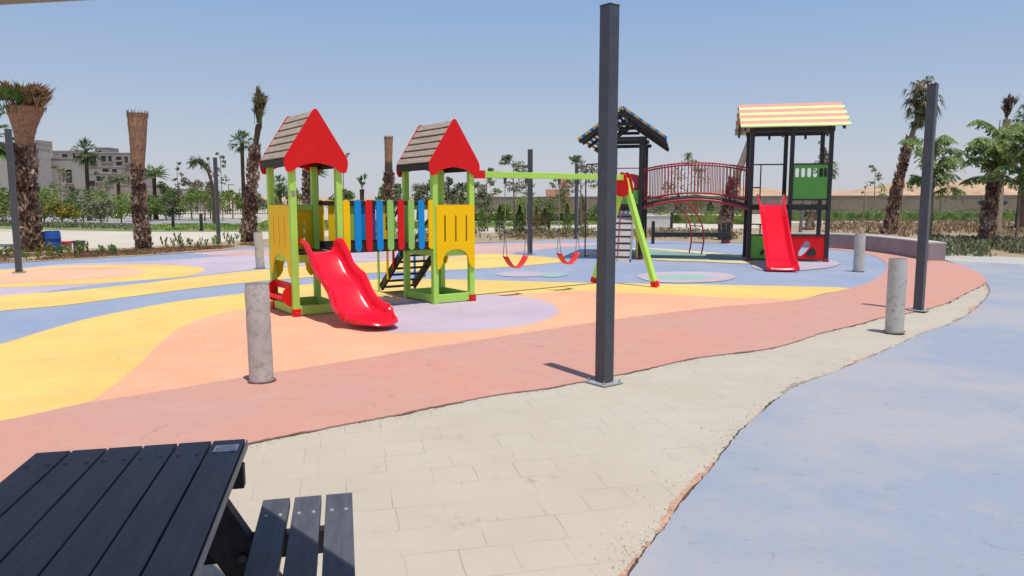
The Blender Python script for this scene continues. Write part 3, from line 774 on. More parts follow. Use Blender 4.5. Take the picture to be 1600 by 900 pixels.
# decks
for xa, xb, ya, yb in ((0, 1.95, 0, 1.3), (TX - .95, TX, 0, 2.9)):
    MB().box(((xa + xb) / 2, (ya + yb) / 2, 1.47), (xb - xa - .03, yb - ya - .03, .05)).build('deck', BK, q2)
    for y in (ya, yb): MB().box(((xa + xb) / 2, y, 1.44), (xb - xa, .06, .14)).build('deck_beam', BK, q2)
    for x in (xa, xb): MB().box((x, (ya + yb) / 2, 1.44), (.06, yb - ya, .14)).build('deck_beam', BK, q2)
# roof of the right tower (ridge along x)
def roofx(xa, xb, yc, hy, ze, zr, cols, n):
    for s in (-1, 1):
        A_ = Vector((yc, zr)); Bq = Vector((yc + s * hy, ze)); dd = Bq - A_; L = dd.length; dd.normalize(); ang = math.atan2(dd.y, dd.x)
        for i in range(n):
            c = A_ + dd * (L * (i + .5) / n) + Vector((0, .02))
            MB().box(((xa + xb) / 2 + (.02 if i % 2 else -.01), c.x, c.y), (xb - xa + (.03 if i % 2 else 0), L / n - .012, .025), Matrix.Rotation(ang, 3, 'X')).build('roof_plank', cols[i % 2], q2)
        for x in (xa + .12, (xa + xb) / 2, xb - .12):
            MB().bar((x, yc, zr - .04), (x, yc + s * hy * .97, ze - .03), .06, .08).build('rafter', BK, q2)
    MB().box(((xa + xb) / 2, yc, zr - .07), (xb - xa - .2, .06, .09)).build('ridge_beam', BK, q2)
roofx(-.35, 2.27, .65, 1.2, 3.47, 4.17, (PK, G2L), 8)
for y in (0, 1.3): MB().box((.975, y, 3.46), (2.1, .07, .12)).build('roof_beam', BK, q2)
for x in (.55, 1.5): MB().box((x, 1.3, 3.36), (.06, .06, .12)).build('lamp_bracket', BK, q2)
# roof of the left tower (ridge along y)
xc = TX - .475
for s in (-1, 1):
    A_ = Vector((xc, 4.02)); Bq = Vector((xc + s * 1.16, 3.20)); dd = Bq - A_; L = dd.length; dd.normalize(); ang = math.atan2(dd.y, dd.x); n = 11
    for i in range(n):
        c = A_ + dd * (L * (i + .5) / n) + Vector((0, .03))
        MB().box((c.x, 1.4, c.y), (L / n - .045, 4.2, .028), Matrix.Rotation(-ang, 3, 'Y')).build('roof_plank', (YB, BB)[(i + (s > 0)) % 2], q2)
    for y in (-.62, 0, 1.3, 2.9, 3.4):
        MB().bar((xc, y, 3.97), (xc + s * 1.14, y, 3.18), .06, .09).build('rafter', BK, q2)
for s in (-1, 1):
    A_ = Vector((xc, 4.06)); Bq = Vector((xc + s * 1.18, 3.22)); dd = Bq - A_; L = dd.length; dd.normalize(); ang = math.atan2(dd.y, dd.x); n = 11
    for i in range(n):
        c = A_ + dd * (L * (i + .5) / n) + Vector((0, .02))
        MB().box((c.x, -.70, c.y), (L / n - .012, .10 if s < 0 else .07, .05), Matrix.Rotation(-ang, 3, 'Y')).build('verge_block', (YB, BB)[(i + (s > 0)) % 2], q2)
for y in (0, 1.3, 2.9):
    MB().box((xc, y, 3.30), (1.25, .07, .10)).build('tie_beam', BK, q2)
    MB().box((xc, y, 3.70), (.5, .06, .09)).build('collar_beam', BK, q2)
for x in (TX, TX - .95): MB().box((x, 1.45, 3.30), (.07, 3.1, .10)).build('roof_beam', BK, q2)
MB().box((xc, 1.4, 3.93), (.07, 4.0, .1)).build('ridge_beam', BK, q2)
# bridge arch
def arcz(f, zend, rise): return zend + rise * (1 - (2 * f - 1) ** 2)
xa, xb = TX + .05, -.05
N = 28
def arcp(y, zend, rise): return [(xa + (xb - xa) * i / N, y, arcz(i / N, zend, rise)) for i in range(N + 1)]
mb = MB()
for i in range(N):
    f = (i + .5) / N; x = xa + (xb - xa) * f; sl_ = math.atan2(arcz(f + .01, 0, .23) - arcz(f - .01, 0, .23), (xb - xa) * .02)
    mb.box((x, .65, arcz(f, 1.50, .23)), ((xb - xa) / N * .94, 1.12, .035), Matrix.Rotation(-sl_, 3, 'Y'))
mb.build('bridge_deck', paint('bridge_boards', (.10, .085, .08), .7), q2)
for y in (.05, 1.25):
    MB().tube(arcp(y, 1.40, .24), .035, 8).build('bridge_stringer', RT, q2)
    MB().tube(arcp(y, 1.47, .235), .022, 6).build('deck_edge', BK, q2)
    rl = MB().tube(arcp(y, 2.46, .17), .022, 8).build('bridge_railing', RT, q2)
    MB().tube(arcp(y, 1.63, .20), .018, 8).build('lower_rail', RT, rl)
    bb = MB()
    for i in range(31):
        f = (i + .5) / 31; x = xa + (xb - xa) * f
        bb.tube([(x, y, arcz(f, 1.63, .20)), (x, y, arcz(f, 2.46, .17))], .0115, 6, False)
    bb.build('baluster', RT, rl)
# panels of right tower
def frame_panel(x0, x1, z0, z1, m, holes, y=0.0, nm='panel'):
    ou = [(x0, z0), (x1, z0), (x1, z1), (x0, z1)]
    p = MB().plate([ou] + holes, .02, lambda a, b, t: (a, y - .02 + t, b)).build(nm, m, q2)
    MB().box(((x0 + x1) / 2, y - .02, z0 - .022), (x1 - x0, .04, .04)).box(((x0 + x1) / 2, y - .02, z1 + .022), (x1 - x0, .04, .04)).build('frame', BK, p)
    return p
gp = frame_panel(1.055, 1.895, 1.66, 2.54, G2, [stadium(1.14 + .148 * i, 2.22, 2.46, .046) for i in range(5)], nm='green_panel')
MB().plate([stadium(1.14 + .148 * 4.0 + .10, 2.22, 2.46, .036)], .012, lambda a, b, t: (a, -.037 + t, b)).build('black_inlay', BK, gp)
rp = frame_panel(1.055, 1.895, .08, .68, RD, [smoothpoly([(1.22, .16), (1.36, .16), (1.58, .46), (1.47, .56), (1.40, .55)], 1)], nm='red_panel')
MB().plate([smoothpoly([(1.39, .165), (1.70, .165), (1.70, .27), (1.61, .43)], 1)], .012, lambda a, b, t: (a, -.037 + t, b)).build('black_inlay', BK, rp)
gp2 = frame_panel(.055, .945, .08, .68, G2, [smoothpoly([(.38, .18), (.66, .18), (.66, .40), (.52, .40)], 1)], nm='green_panel')
MB().plate([smoothpoly([(.27, .17), (.36, .17), (.42, .28), (.34, .34)], 1)], .012, lambda a, b, t: (a, -.037 + t, b)).build('black_inlay', BK, gp2)
# thin safety rails
rails = MB()
for pth in ([(.05, 1.3, 2.62), (.95, 1.3, 2.62)], [(.36, 1.3, 2.62), (.36, 1.3, 1.5)], [(.05, 1.3, 1.98), (.36, 1.3, 1.98)], [(.05, 1.3, .95), (.45, 1.3, .95)], [(.4, 1.3, .95), (.4, 1.3, .1)]):
    rails.tube(pth, .018, 8)
rails.build('safety_rail', BK, q2)
# straight slide
def sect_box(c, hw, hh):
    a = abs(c); s = 1 if c > 0 else -1
    if a < .5: return s * a / .5 * hw * .70, 0
    if a < .9:
        k = (a - .5) / .4; return s * (hw * .70 + hw * .27 * k ** .8), hh * k ** 1.3
    k = (a - .9) / .1
    return s * (hw * .97 + .035 * k), hh + .012 * math.sin(k * math.pi) - .004 * k
s2 = slide(q2, [(0, 1.52), (.12, 1.51), (.35, 1.42), (.8, 1.16), (1.3, .85), (1.8, .54), (2.2, .31), (2.5, .17), (2.8, .11), (3.05, .09), (3.12, .03)], sect_box,
           [(0, .33), (.4, .30), (2.6, .30), (3.12, .335)], [(0, .26), (.15, .25), (.5, .17), (2.4, .17), (2.9, .13), (3.12, .02)], .02, lip=.05, off=lambda d: .50)
s2.name = 'straight_slide'
# stair at the left tower
sx0, sx1 = TX - .80, TX - .17
sto2 = MB().bar((sx0, -.02, 1.45), (sx0, -1.0, .04), .04, .10).bar((sx1, -.02, 1.45), (sx1, -1.0, .04), .04, .10).build('stair', paint('stair_grey', (.20, .20, .21), .5), q2)
m_tread = paint('tread_sheet', (.42, .37, .36), .7, .1, 5)
for i in range(8):
    f = (i + .5) / 8; y = -.02 - .98 * f; z = 1.45 - 1.41 * f
    MB().box(((sx0 + sx1) / 2, y - .01, z), (sx1 - sx0 - .04, .05, .03)).build('tread', BK, sto2)
    MB().bar(((sx0 + sx1) / 2, y + .0, z - .01), ((sx0 + sx1) / 2, y - .115, z - .168), sx1 - sx0 - .045, .012).build('riser', m_tread, sto2)
MB().tube([(sx0 + .30, -1.06, .1), (sx0 + .30, -.10, 1.62)], .012, 6).build('climbing_rope', RT, q2)
MB().box((TX - .06, -.06, .42), (.06, .012, .75)).build('yellow_strip', paint('strip_yellow', (.7, .5, .03), .5), q2)
MB().box((TX + .02, 1.9, .55), (.02, .7, .5)).build('red_panel', RD, q2)
# steering panel with ring hole
ring_ = [(.18 * math.cos(2 * math.pi * k / 20), .18 * math.sin(2 * math.pi * k / 20)) for k in range(20)]
MB().plate([smoothpoly([(-.42, -.22), (.42, -.22), (.42, .25), (0, .35), (-.42, .25)], 2), ring_], .03, lambda a, b, t: (xc + .12 + a, .06 + t, b + 2.03)).build('ring_panel', RT, q2)
MB().box((xc, .0, 1.72), (.86, .02, .36)).build('green_panel', G2, q2)
# arched climber below the bridge
cl = MB()
def climb(y, dx): return spline3([(-1.18 + dx, y, 0), (-1.12 + dx, y, .45), (-1.2 + dx, y, .95), (-1.45 + dx, y, 1.35), (-1.8 + dx, y, 1.62), (-2.4 + dx, y, 1.72), (-2.9 + dx, y, 1.66)], 5)
def spline3(p, st_):
    a = spline([(q[0], q[2]) for q in p], st_); return [(x, p[0][1], z) for x, z in a]
c1 = climb(2.1, 0); c2 = climb(2.75, .0)
c2 = [(x - .35, y, z) for x, y, z in c2]
clo = cl.tube(c1, .022, 8).tube(c2, .022, 8).build('arch_climber', RT, q2)
rg = MB()
for i in range(4, len(c1) - 4, 5): rg.tube([c1[i], c2[i]], .016, 6)
rg.build('rungs', RT, clo)
# fire pole with its top bracket on the left side
fp = G(914, 402)
v = Vector((fp[0] - p1[0], fp[1] - p1[1])); a13 = R(-13); lx = v.x * math.cos(a13) + v.y * math.sin(a13); ly = -v.x * math.sin(a13) + v.y * math.cos(a13)
MB().tube([(lx, ly, 0), (lx, ly, 2.6), (lx + .03, ly, 2.64), (TX - .95, .1, 2.64)], .02, 8).build('fire_pole', paint('plum_tube', (.16, .03, .04), .4), q2)
MB().tube([(TX - .95, .02, 2.50), (TX, .02, 2.50)], .014, 6).build('grab_rail', RT, q2)

# balance beam
ba = G(1019, 381); bb_ = G(1139, 381)
bt = thing('balance_beam', 'long low black balance beam on upright posts behind the arched bridge', 'balance beam', (ba[0], ba[1], .018), 0)
L = bb_[0] - ba[0]
MB().box((L / 2, 0, .33), (L, .14, .17)).build('beam', BK, bt, bevel=.01)
for x, h in ((0, .85), (L - .18, .78), (L, .80)): MB().box((x, .15 if x else -.13, h / 2), (.11, .11, h)).build('post', BK, bt, bevel=.01)
for x in (L - .18, L): MB().box((x, .14, .05), (.14, .14, .1)).build('foot_plate', RT, bt)

# ================================================================== SEAT WALL
m_gran = paint('mauve_granite', (.34, .28, .29), .75, .15, 2, (.22, .17, .17), .3, .1)
m_cap = paint('pale_cap', (.56, .50, .47), .7, .1, 4)
wl = thing('seat_wall', 'long low curved mauve stone seat wall with a pale top', 'wall', (0, 0, 0))
cl_ = GP(spline([(1225, 386.5), (1290, 388), (1345, 391.5), (1395, 398), (1430, 404), (1450, 408)], 8))
def wallmesh(path, t, z0, z1, ov=0):
    mb = MB(); rows = [[], [], [], []]; n = len(path)
    for i, p in enumerate(path):
        a = Vector(path[max(0, i - 1)]); b = Vector(path[min(n - 1, i + 1)]); d = (b - a).normalized(); nn = Vector((-d.y, d.x))
        if nn.x < 0: nn = -nn
        f = Vector(p) - nn * ov; q = Vector(p) + nn * (t + ov)
        rows[0].append((f.x, f.y, z0)); rows[1].append((f.x, f.y, z1)); rows[2].append((q.x, q.y, z1)); rows[3].append((q.x, q.y, z0))
    mb.grid([rows[0], rows[1]], False).grid([rows[1], rows[2]], False).grid([rows[2], rows[3]], False)
    for i in (0, n - 1): mb.add([r[i] for r in rows], [(0, 1, 2, 3)])
    return mb
wallmesh(cl_, .42, 0, .47).build('body', m_gran, wl)
wallmesh(cl_, .42, .471, .51, .015).build('coping', m_cap, wl)

# ================================================================== VEGETATION HELPERS
def rnd_dir():
    while True:
        v = Vector((random.uniform(-1, 1), random.uniform(-1, 1), random.uniform(-1, 1)))
        if .05 < v.length < 1: return v.normalized()
def leaf(mb, c, s, ar=.5, d=None, n=None):
    d = d or rnd_dir(); n = n or rnd_dir(); sd = d.cross(n)
    if sd.length < .05: sd = d.orthogonal()
    sd.normalize(); c = Vector(c)
    mb.add([c - d * s * .5, c + sd * s * ar * .5, c + d * s * .5, c - sd * s * ar * .5], [(0, 1, 2, 3)])
def clump(mb, c, r, n, s, ar=.5, flat=1.0):
    for _ in range(n):
        d = rnd_dir() * random.random() ** .45
        leaf(mb, (c[0] + d.x * r, c[1] + d.y * r, c[2] + d.z * r * flat), s * random.uniform(.6, 1.3), ar)
F_DK = foliage('dark_leaves', (.045, .085, .025), (.17, .24, .075))
F_MD = foliage('mid_leaves', (.09, .16, .04), (.32, .42, .13))
F_LT = foliage('fresh_leaves', (.14, .24, .04), (.46, .52, .14), .3)
F_OL = foliage('dusty_leaves', (.14, .16, .08), (.38, .38, .22), .2)
F_DRY = foliage('dry_leaves', (.22, .12, .06), (.50, .33, .18), .2)
F_PALM = foliage('palm_leaves', (.06, .11, .04), (.27, .34, .13), .15)
F_PALMG = foliage('palm_leaves_green', (.04, .11, .02), (.16, .26, .06), .15)
F_BLOOM = foliage('leaves_with_yellow', (.07, .12, .03), (.30, .34, .08), .2, (.65, .45, .08))
m_bark = paint('sapling_bark', (.25, .19, .13), .9, .2, 6)
m_boot = foliage('palm_boots', (.12, .05, .03), (.46, .23, .13), .0, (.72, .54, .40))
m_trunkp = paint('palm_trunk', (.12, .07, .045), .95, .3, 8, (.05, .03, .02), .5, .4)
m_smooth = paint('palm_bare_trunk', (.33, .25, .18), .9, .2, 5, (.2, .15, .1), .3, .2)
def wrap_mat():
    m, t, b = nt('reed_wrap')
    mp = t.nodes.new('ShaderNodeMapping'); link(t, objco(t), mp.inputs[0]); mp.inputs['Scale'].default_value = (9, 9, 1.3)
    n = noise(t, mp.outputs[0], 4, 5, .7)
    wv = t.nodes.new('ShaderNodeTexWave'); wv.bands_direction = 'Z'; link(t, objco(t), wv.inputs[0]); wv.inputs['Scale'].default_value = .9; wv.inputs['Distortion'].default_value = 6
    a = mix(t, ramp(t, n.outputs[0], .38, .66).outputs[0], (.20, .10, .055), (.50, .29, .175))
    k = t.nodes.new('ShaderNodeMath'); k.operation = 'MULTIPLY'; k.inputs[1].default_value = .3; link(t, ramp(t, wv.outputs[0], .9, .98).outputs[0], k.inputs[0])
    a = mix(t, k.outputs[0], a, (.16, .09, .05)); link(t, a, b.inputs['Base Color']); b.inputs['Roughness'].default_value = .95
    bump(t, b, n.outputs[0], .8, .02); return m
m_wrap = wrap_mat()

def path_at(pts, f):
    f = max(0, min(.9999, f)) * (len(pts) - 1); i = int(f); k = f - i
    return Vector(pts[i]) * (1 - k) + Vector(pts[i + 1]) * k
def fan(mb, base, d, size, nseg=16, spread=1.9, droop=.25):
    """fan-palm leaf: narrow pointed blades radiating from the end of a stalk"""
    d = d.normalized(); up = Vector((0, 0, 1)); sd = d.cross(up)
    if sd.length < .1: sd = Vector((1, 0, 0))
    sd.normalize(); base = Vector(base); tip0 = base + d * size * .55
    mb.bar(base, tip0, size * .02, size * .02)
    for k in range(nseg):
        a = spread * (k / (nseg - 1) - .5) * 1.15
        dd = (d * math.cos(a) + sd * math.sin(a)).normalized()
        L = size * random.uniform(.5, .72) * (1 - .12 * abs(a)); wd = size * .035
        m1 = tip0 + dd * L * .5; e = tip0 + dd * L - Vector((0, 0, droop * L * random.uniform(.5, 1.5)))
        q = dd.cross(up); q = (q.normalized() if q.length > .1 else sd) * wd
        n = dd.cross(q).normalized() * wd * .5
        mb.add([tip0, m1 + q + n * 0, e, m1 - q], [(0, 1, 2, 3)])
def boots(mb, pts, radf, f0, f1, dens, size, out=.75):
    """old cut leaf bases spiralling up the trunk"""
    L = sum((Vector(a) - Vector(b)).length for a, b in zip(pts, pts[1:])) * (f1 - f0)
    n = int(L * dens)
    for i in range(n):
        f = f0 + (f1 - f0) * (i + .5) / n; p = path_at(pts, f); r = radf(f); a = i * 2.39996 + random.uniform(-.3, .3)
        o = Vector((math.cos(a), math.sin(a), 0)); s = Vector((-math.sin(a), math.cos(a), 0)); z = Vector((0, 0, 1))
        w0 = size * random.uniform(.35, .6); h = size * random.uniform(.7, 1.4); ot = random.uniform(.3, 1.5) * out
        b0 = p + o * r * .85; tp = b0 + z * h * random.uniform(.5, 1.0) + o * h * ot + s * random.uniform(-.3, .3) * h
        mid = b0 + z * h * .25 + o * (h * ot * .9)
        mb.add([b0 - s * w0, b0 + s * w0, tp + s * w0 * .35, tp - s * w0 * .35, mid - o * .0 - z * h * .4 + o * .02], [(0, 1, 2, 3), (1, 4, 3, 2), (0, 3, 2, 4)])
        if random.random() < .7:
            leaf(mb, tp + z * .02, h * 1.2, .12, (o * random.uniform(.2, .9) + z + s * random.uniform(-.8, .8)).normalized())
def palm(label, base, pts, r0, r1, boot=(0, .6), bdens=150, bsize=.13, wrap=None, crown=None, group=None, name='palm_tree', smooth_mat=None, fol=None, seed=1, wp=1.1):
    random.seed(seed)
    t = thing(name, label, 'palm tree', (base[0], base[1], 0), 0, group)
    pts3 = [(p[0], 0, p[1]) if len(p) == 2 else p for p in pts]
    path = []
    for i in range(len(pts3) - 1):
        for k in range(6): path.append(tuple(Vector(pts3[i]).lerp(Vector(pts3[i + 1]), k / 6)))
    path.append(pts3[-1])
    radf = lambda f: r0 + (r1 - r0) * min(1, f / .5)
    n = len(path)
    tr = MB().tube(path, [radf(i / (n - 1)) * random.uniform(.93, 1.07) + (.08 * r0 * max(0, 1 - i / (n * .12))) for i in range(n)], 12).build('trunk', smooth_mat or m_trunkp, t)
    if boot:
        mb = MB(); boots(mb, path, radf, boot[0], boot[1], bdens, bsize); mb.build('leaf_bases', m_boot, tr)
    if wrap:            # (f0, f1, rb, rt) bundle of fronds tied in reed matting
        f0, f1, rb, rt = wrap; m = 12; rows = []
        for i in range(m + 1):
            k = i / m; p = path_at(path, f0 + (f1 - f0) * k); rr = rb + (rt - rb) * k ** wp; rr *= 1 + .015 * math.sin(k * 40)
            rows.append([(p.x + rr * math.cos(2 * math.pi * j / 30) * (1 + .05 * mn.noise(Vector((j * .7, i * .2, seed)))), p.y + rr * math.sin(2 * math.pi * j / 30), p.z) for j in range(31)])
        p = path_at(path, f1)
        mb = MB().grid(rows, True)
        mb.add(rows[-1][:-1], [tuple(range(30))])
        wo = mb.build('frond_wrap', m_wrap, t)
        mb = MB()                     # loose ends of reed around the top edge and straws over the face
        for i in range(int(160)):
            a = random.uniform(0, 6.28); k = random.choice((1, 1, random.random())); pp = path_at(path, f0 + (f1 - f0) * k); rr = (rb + (rt - rb) * k ** wp) * 1.02
            c = (pp.x + rr * math.cos(a), pp.y + rr * math.sin(a), pp.z + random.uniform(-.06, .05))
            leaf(mb, c, random.uniform(.12, .28), .08, Vector((random.gauss(0, .15), random.gauss(0, .15), 1)).normalized())
        mb.build('straw', F_DRY, wo)
    if crown:
        cr = crown(path)
        if cr: cr.build('crown', fol or F_PALM, t)
    return t
def crown_open(size, n, up=.6, nseg=14, droop=.3, lo=-.7):
    def f(path):
        mb = MB(); p = Vector(path[-1])
        for i in range(n):
            a = i * 2.39996; e = lo + (up - lo + .5) * (i + .5) / n
            d = Vector((math.cos(a) * math.cos(e), math.sin(a) * math.cos(e), math.sin(e)))
            fan(mb, p - Vector((0, 0, .1)), d, size * random.uniform(.8, 1.1), nseg, 1.9, droop)
        return mb
    return f
def crown_tied(size, n, lean=(0, 0), tight=.3, start=-1):
    """fronds bunched upright, ragged"""
    def f(path):
        mb = MB(); p = Vector(path[start])
        for i in range(n):
            a = random.uniform(0, 6.28); r = tight * random.random()
            d = Vector((math.cos(a) * r + lean[0], math.sin(a) * r + lean[1], 1))
            fan(mb, p + Vector((random.gauss(0, .05), random.gauss(0, .05), random.uniform(-.2, .3) * size)), d, size * random.uniform(.55, 1.05), 9, 1.0, .35)
        return mb
    return f
def date_crown(size, n, nl=24, droop=.9, up=1.1):
    """feather palm crown"""
    def f(path):
        mb = MB(); p = Vector(path[-1])
        for i in range(n):
            a = i * 2.39996; e = up - 1.2 * (i / n)
            pts = []; q = p.copy(); d = Vector((math.cos(a) * math.cos(e), math.sin(a) * math.cos(e), math.sin(e)))
            for k in range(8):
                pts.append(q.copy()); q += d * size / 8; d = (d - Vector((0, 0, droop / 8))).normalized()
            mb.tube(pts, [.012 * (1 - k / 9) + .004 for k in range(8)], 4, False)
            for k in range(nl):
                ff = .12 + .86 * k / nl; c = path_at(pts, ff); dd = (path_at(pts, min(1, ff + .05)) - path_at(pts, ff - .05)).normalized()
                sd = dd.cross(Vector((0, 0, 1)));
                if sd.length < .05: sd = Vector((1, 0, 0))
                sd.normalize()
                for s in (-1, 1):
                    ld = (sd * s + dd * .7 - Vector((0, 0, .35))).normalized(); L = size * .22 * math.sin(math.pi * min(1, ff * .9 + .12)) + .03
                    leaf(mb, c + ld * L / 2, L, .13, ld)
        return mb
    return f

# ---- big palms
def UZ(u, v, d, u0):      # offset in x / height of a picture point at distance d from a base column u0
    return ((u - u0) / F * d, ZH(v, d))
b = G(50, 393); d = b[1]
def ragged(path):
    mb = MB(); p = path_at(path, .90)
    for i in range(80):
        a = random.uniform(0, 6.28) if i % 3 else random.uniform(-.8, .8); r = random.uniform(.2, .62)
        dd = Vector((math.cos(a) * r + .12, math.sin(a) * r, 1)); c = p + Vector((math.cos(a) * .45 * r, math.sin(a) * .4 * r, random.uniform(-.25, .12)))
        fan(mb, c, dd, random.uniform(.7, 1.05), 10, 1.3, .25)
    return mb
palm('thick palm whose fronds are tied in a flaring brown reed wrap, by the blue barrels', b, [(0, 0), (-.06, 1.5), (-.02, 2.9), (.06, 3.9), (.14, 4.7)], .27, .20, (0, .60), 260, .15, (.50, .955, .20, .56), None, 'palms around the playground', seed=5, wp=1.7)
pt = [o for o in bpy.data.objects if o.name.startswith('palm_tree') and o.get('label', '').startswith('thick palm')][0]
random.seed(8); ragged([(0, 0, 0), (.1, 0, 4.85)]).build('dry_crown', F_DRY, pt)
mb = MB(); random.seed(9)
for i in range(18):
    a = random.uniform(0, 6.28); fan(mb, Vector((-.05 + math.cos(a) * .2, math.sin(a) * .2 - .42, 4.30)), Vector((math.cos(a) * .35, math.sin(a) * .35 - .3, 1)), random.uniform(.6, .95), 16, 1.5, .1)
mb.build('green_fronds', F_PALMG, pt)
palm('green fan palm half cut off at the left edge behind the grey post', W(-22, 26), [(0, 0), (.1, 2.2), (.15, 4.0)], .25, .2, (0, .9), 120, .13, None, crown_open(1.15, 30, 1.0, 18, .25), 'palms around the playground', fol=F_PALMG, seed=11)
b = G(226, 390)
palm('dark trunked palm with a tall narrow straw wrap cut flat at the top', b, [(0, 0), (-.10, 1.2), (-.08, 2.5), (-.02, 3.5), (.02, 4.5)], .18, .11, (0, .57), 330, .11, (.54, .995, .20, .31), None, 'palms around the playground', seed=21)
b = G(388, 378)
palm('palm with thin upright bundle of fronds leaning right, between the path post and the tower', b, [(0, 0), (.12, 1.2), (.25, 2.4), (.4, 3.6), (.6, 4.6)], .235, .11, (0, .78), 250, .13, None, crown_tied(1.15, 44, (.12, 0), .28), 'palms around the playground', seed=31, fol=foliage('half_dry_fronds', (.10, .10, .04), (.36, .30, .14), .15))
palm('slender palm with small dark green crown right behind the bundled palm', W(384, 46), [(0, 0), (.0, 2.5), (.02, 5.2)], .14, .11, None, crown=crown_open(.95, 26, .9, 12, .4), group='palms around the playground', seed=33, fol=F_DK, smooth_mat=m_trunkp)
palm('straight palm tied up as a bare brown column above the picket bridge', W(609, 44), [(0, 0), (0, 1.9), (.02, 3.6), (.05, 5.35)], .25, .22, (0, .6), 140, .15, (.60, .995, .20, .245), None, 'palms around the playground', seed=41)
b = G(1390, 366)
palm('tall leaning palm with shaggy trunk and drooping bundled crown right of the roofed tower', b, [(0, 0), (.1, 1.3), (.3, 2.6), (.65, 4.3), (1.0, 5.5), (1.2, 6.5)], .21, .12, (0, .66), 260, .14, None, None, 'palms around the playground', seed=51, smooth_mat=m_smooth)
pt = bpy.data.objects[[o.name for o in bpy.data.objects if o.get('label', '').startswith('tall leaning palm')][0]]
mb = MB(); random.seed(52)
for i in range(100):
    a = random.uniform(0, 6.28); e = random.uniform(-1.1, .9); fan(mb, Vector((1.2 + random.gauss(0, .14), random.gauss(0, .1), random.uniform(6.1, 7.1))), Vector((math.cos(a) * .6, math.sin(a) * .6, e)), random.uniform(.45, .85), 9, 1.4, .8)
mb.build('dry_crown', foliage('olive_dry', (.11, .10, .045), (.36, .31, .15), .15), pt)
mb = MB()
for i in range(22):
    a = random.uniform(0, 6.28); fan(mb, Vector((1.1, -.2, 5.7)), Vector((math.cos(a) * .5, math.sin(a) * .5, random.uniform(-.6, .2))), random.uniform(.55, .8), 16, 2.0, .2)
mb.build('green_fronds', F_DK, pt)
b = G(1540, 385)
palm('short thick palm stump with shaggy trunk among leafy trees near the right edge', b, [(0, 0), (.03, 1.0), (.12, 2.0), (.15, 2.6)], .17, .12, (0, 1), 280, .13, None, None, 'palms around the playground', seed=61)
b = G(1556, 371)
palm('slim smooth trunked palm with brown tied crown near the right edge', b, [(0, 0), (0, 2.5), (.1, 5.2)], .20, .16, None, crown=crown_tied(.9, 26, (0, 0), .5), group='palms around the playground', seed=71, smooth_mat=m_smooth, fol=foliage('brown_fronds', (.08, .055, .03), (.26, .19, .10), .1))
palm('tall palm with green crown cut by the right edge', W(1592, 38), [(0, 0), (0, 3), (.1, 5.9)], .26, .2, (.5, 1), 60, .15, None, crown_open(1.0, 34, 1.0, 12, .6, -1.2), 'palms around the playground', seed=81)
b = G(1131, 375)
palm('leaning palm with dark shaggy base and pale bare upper trunk seen beside the roofed tower', b, [(0, 0), (.1, 1.2), (.3, 2.3), (.75, 3.5), (1.05, 4.4)], .22, .14, (0, .55), 240, .13, None, crown_tied(1.0, 20, (.3, 0), .4), 'palms around the playground', seed=91, smooth_mat=m_smooth, fol=F_OL)
palm('rough trunked palm seen through the left play tower', W(486, 33), [(0, 0), (.0, 1.5), (.02, 3.2), (0, 4.4)], .24, .2, (0, .6), 130, .14, (.55, .99, .2, .24), None, 'palms around the playground', seed=95)
palm('leaning brown palm trunk seen below the green window panel', W(1262, 42), [(0, 0), (.4, 1.5), (.7, 3.0), (.8, 3.6)], .22, .18, (0, .4), 60, .14, None, crown_tied(.8, 14, (0, 0), .4), 'palms around the playground', seed=96, smooth_mat=m_smooth, fol=F_OL)
# ---- far palms
far_p = 'distant palms across the road'
for i, (u, d_p, vt, cs, lab, fol, mk) in enumerate((
    (143, 62, 238, 1.25, 'distant palm with round dark green crown in front of the unfinished building', F_DK, 'open'),
    (190, 70, 284, 1.5, 'distant palm with upright grey green fronds left of the straw wrapped palm', F_OL, 'date'),
    (246, 66, 275, 1.7, 'distant green palm just right of the straw wrapped palm', F_MD, 'date'),
    (497, 60, 272, 1.3, 'distant palm crown seen between the posts of the left play tower', F_PALM, 'date'),
    (567, 54, 296, 1.1, 'young fan palm with bright upright leaves left of the bare brown column palm', F_PALMG, 'tied'),
    (440, 70, 290, 1.2, 'distant palm crown between the left tower posts near the back', F_PALM, 'open'),
    (722, 60, 300, 1.0, 'distant palm behind the swing beam bracket', F_PALM, 'open'),
    (655, 66, 296, 1.0, 'distant palm seen just left of the second tower', F_OL, 'date'),
    (1290, 70, 262, .9, 'thin distant palm seen right of the green window panel', F_DK, 'open'))):
    zt = ZH(vt, d_p)
    cr = {'open': crown_open(cs, 34, 1.0, 11, .45, -1.0), 'date': date_crown(cs, 26), 'tied': crown_tied(cs, 12, (0, 0), .8)}[mk]
    palm(lab, W(u, d_p), [(0, 0), (0, zt * .5), (.03, zt)], .22, .16, None, crown=cr, group=far_p, seed=200 + i, fol=fol, smooth_mat=m_trunkp)
# bent palm
random.seed(77)
bp = thing('palm_tree', 'distant palm whose fluffy crown bends over to the left like a hook', 'palm tree', (*W(338, 54), 0), 0, far_p)
pth = [(0, 0, 0), (.0, 0, 1.6), (-.1, 0, 2.9), (-.35, 0, 3.8), (-.8, 0, 4.45), (-1.3, 0, 4.5), (-1.6, 0, 4.2)]
MB().tube(pth, [.16, .13, .12, .1, .08, .06, .04], 8).build('trunk', m_trunkp, bp)
mb = MB()
for i in range(520):
    f = random.uniform(.5, 1); p = path_at(pth, f); dv = rnd_dir() * random.random() * .42; leaf(mb, p + dv, .32, .14, (dv + Vector((0, 0, -.3))).normalized())
mb.build('crown', F_DK, bp)

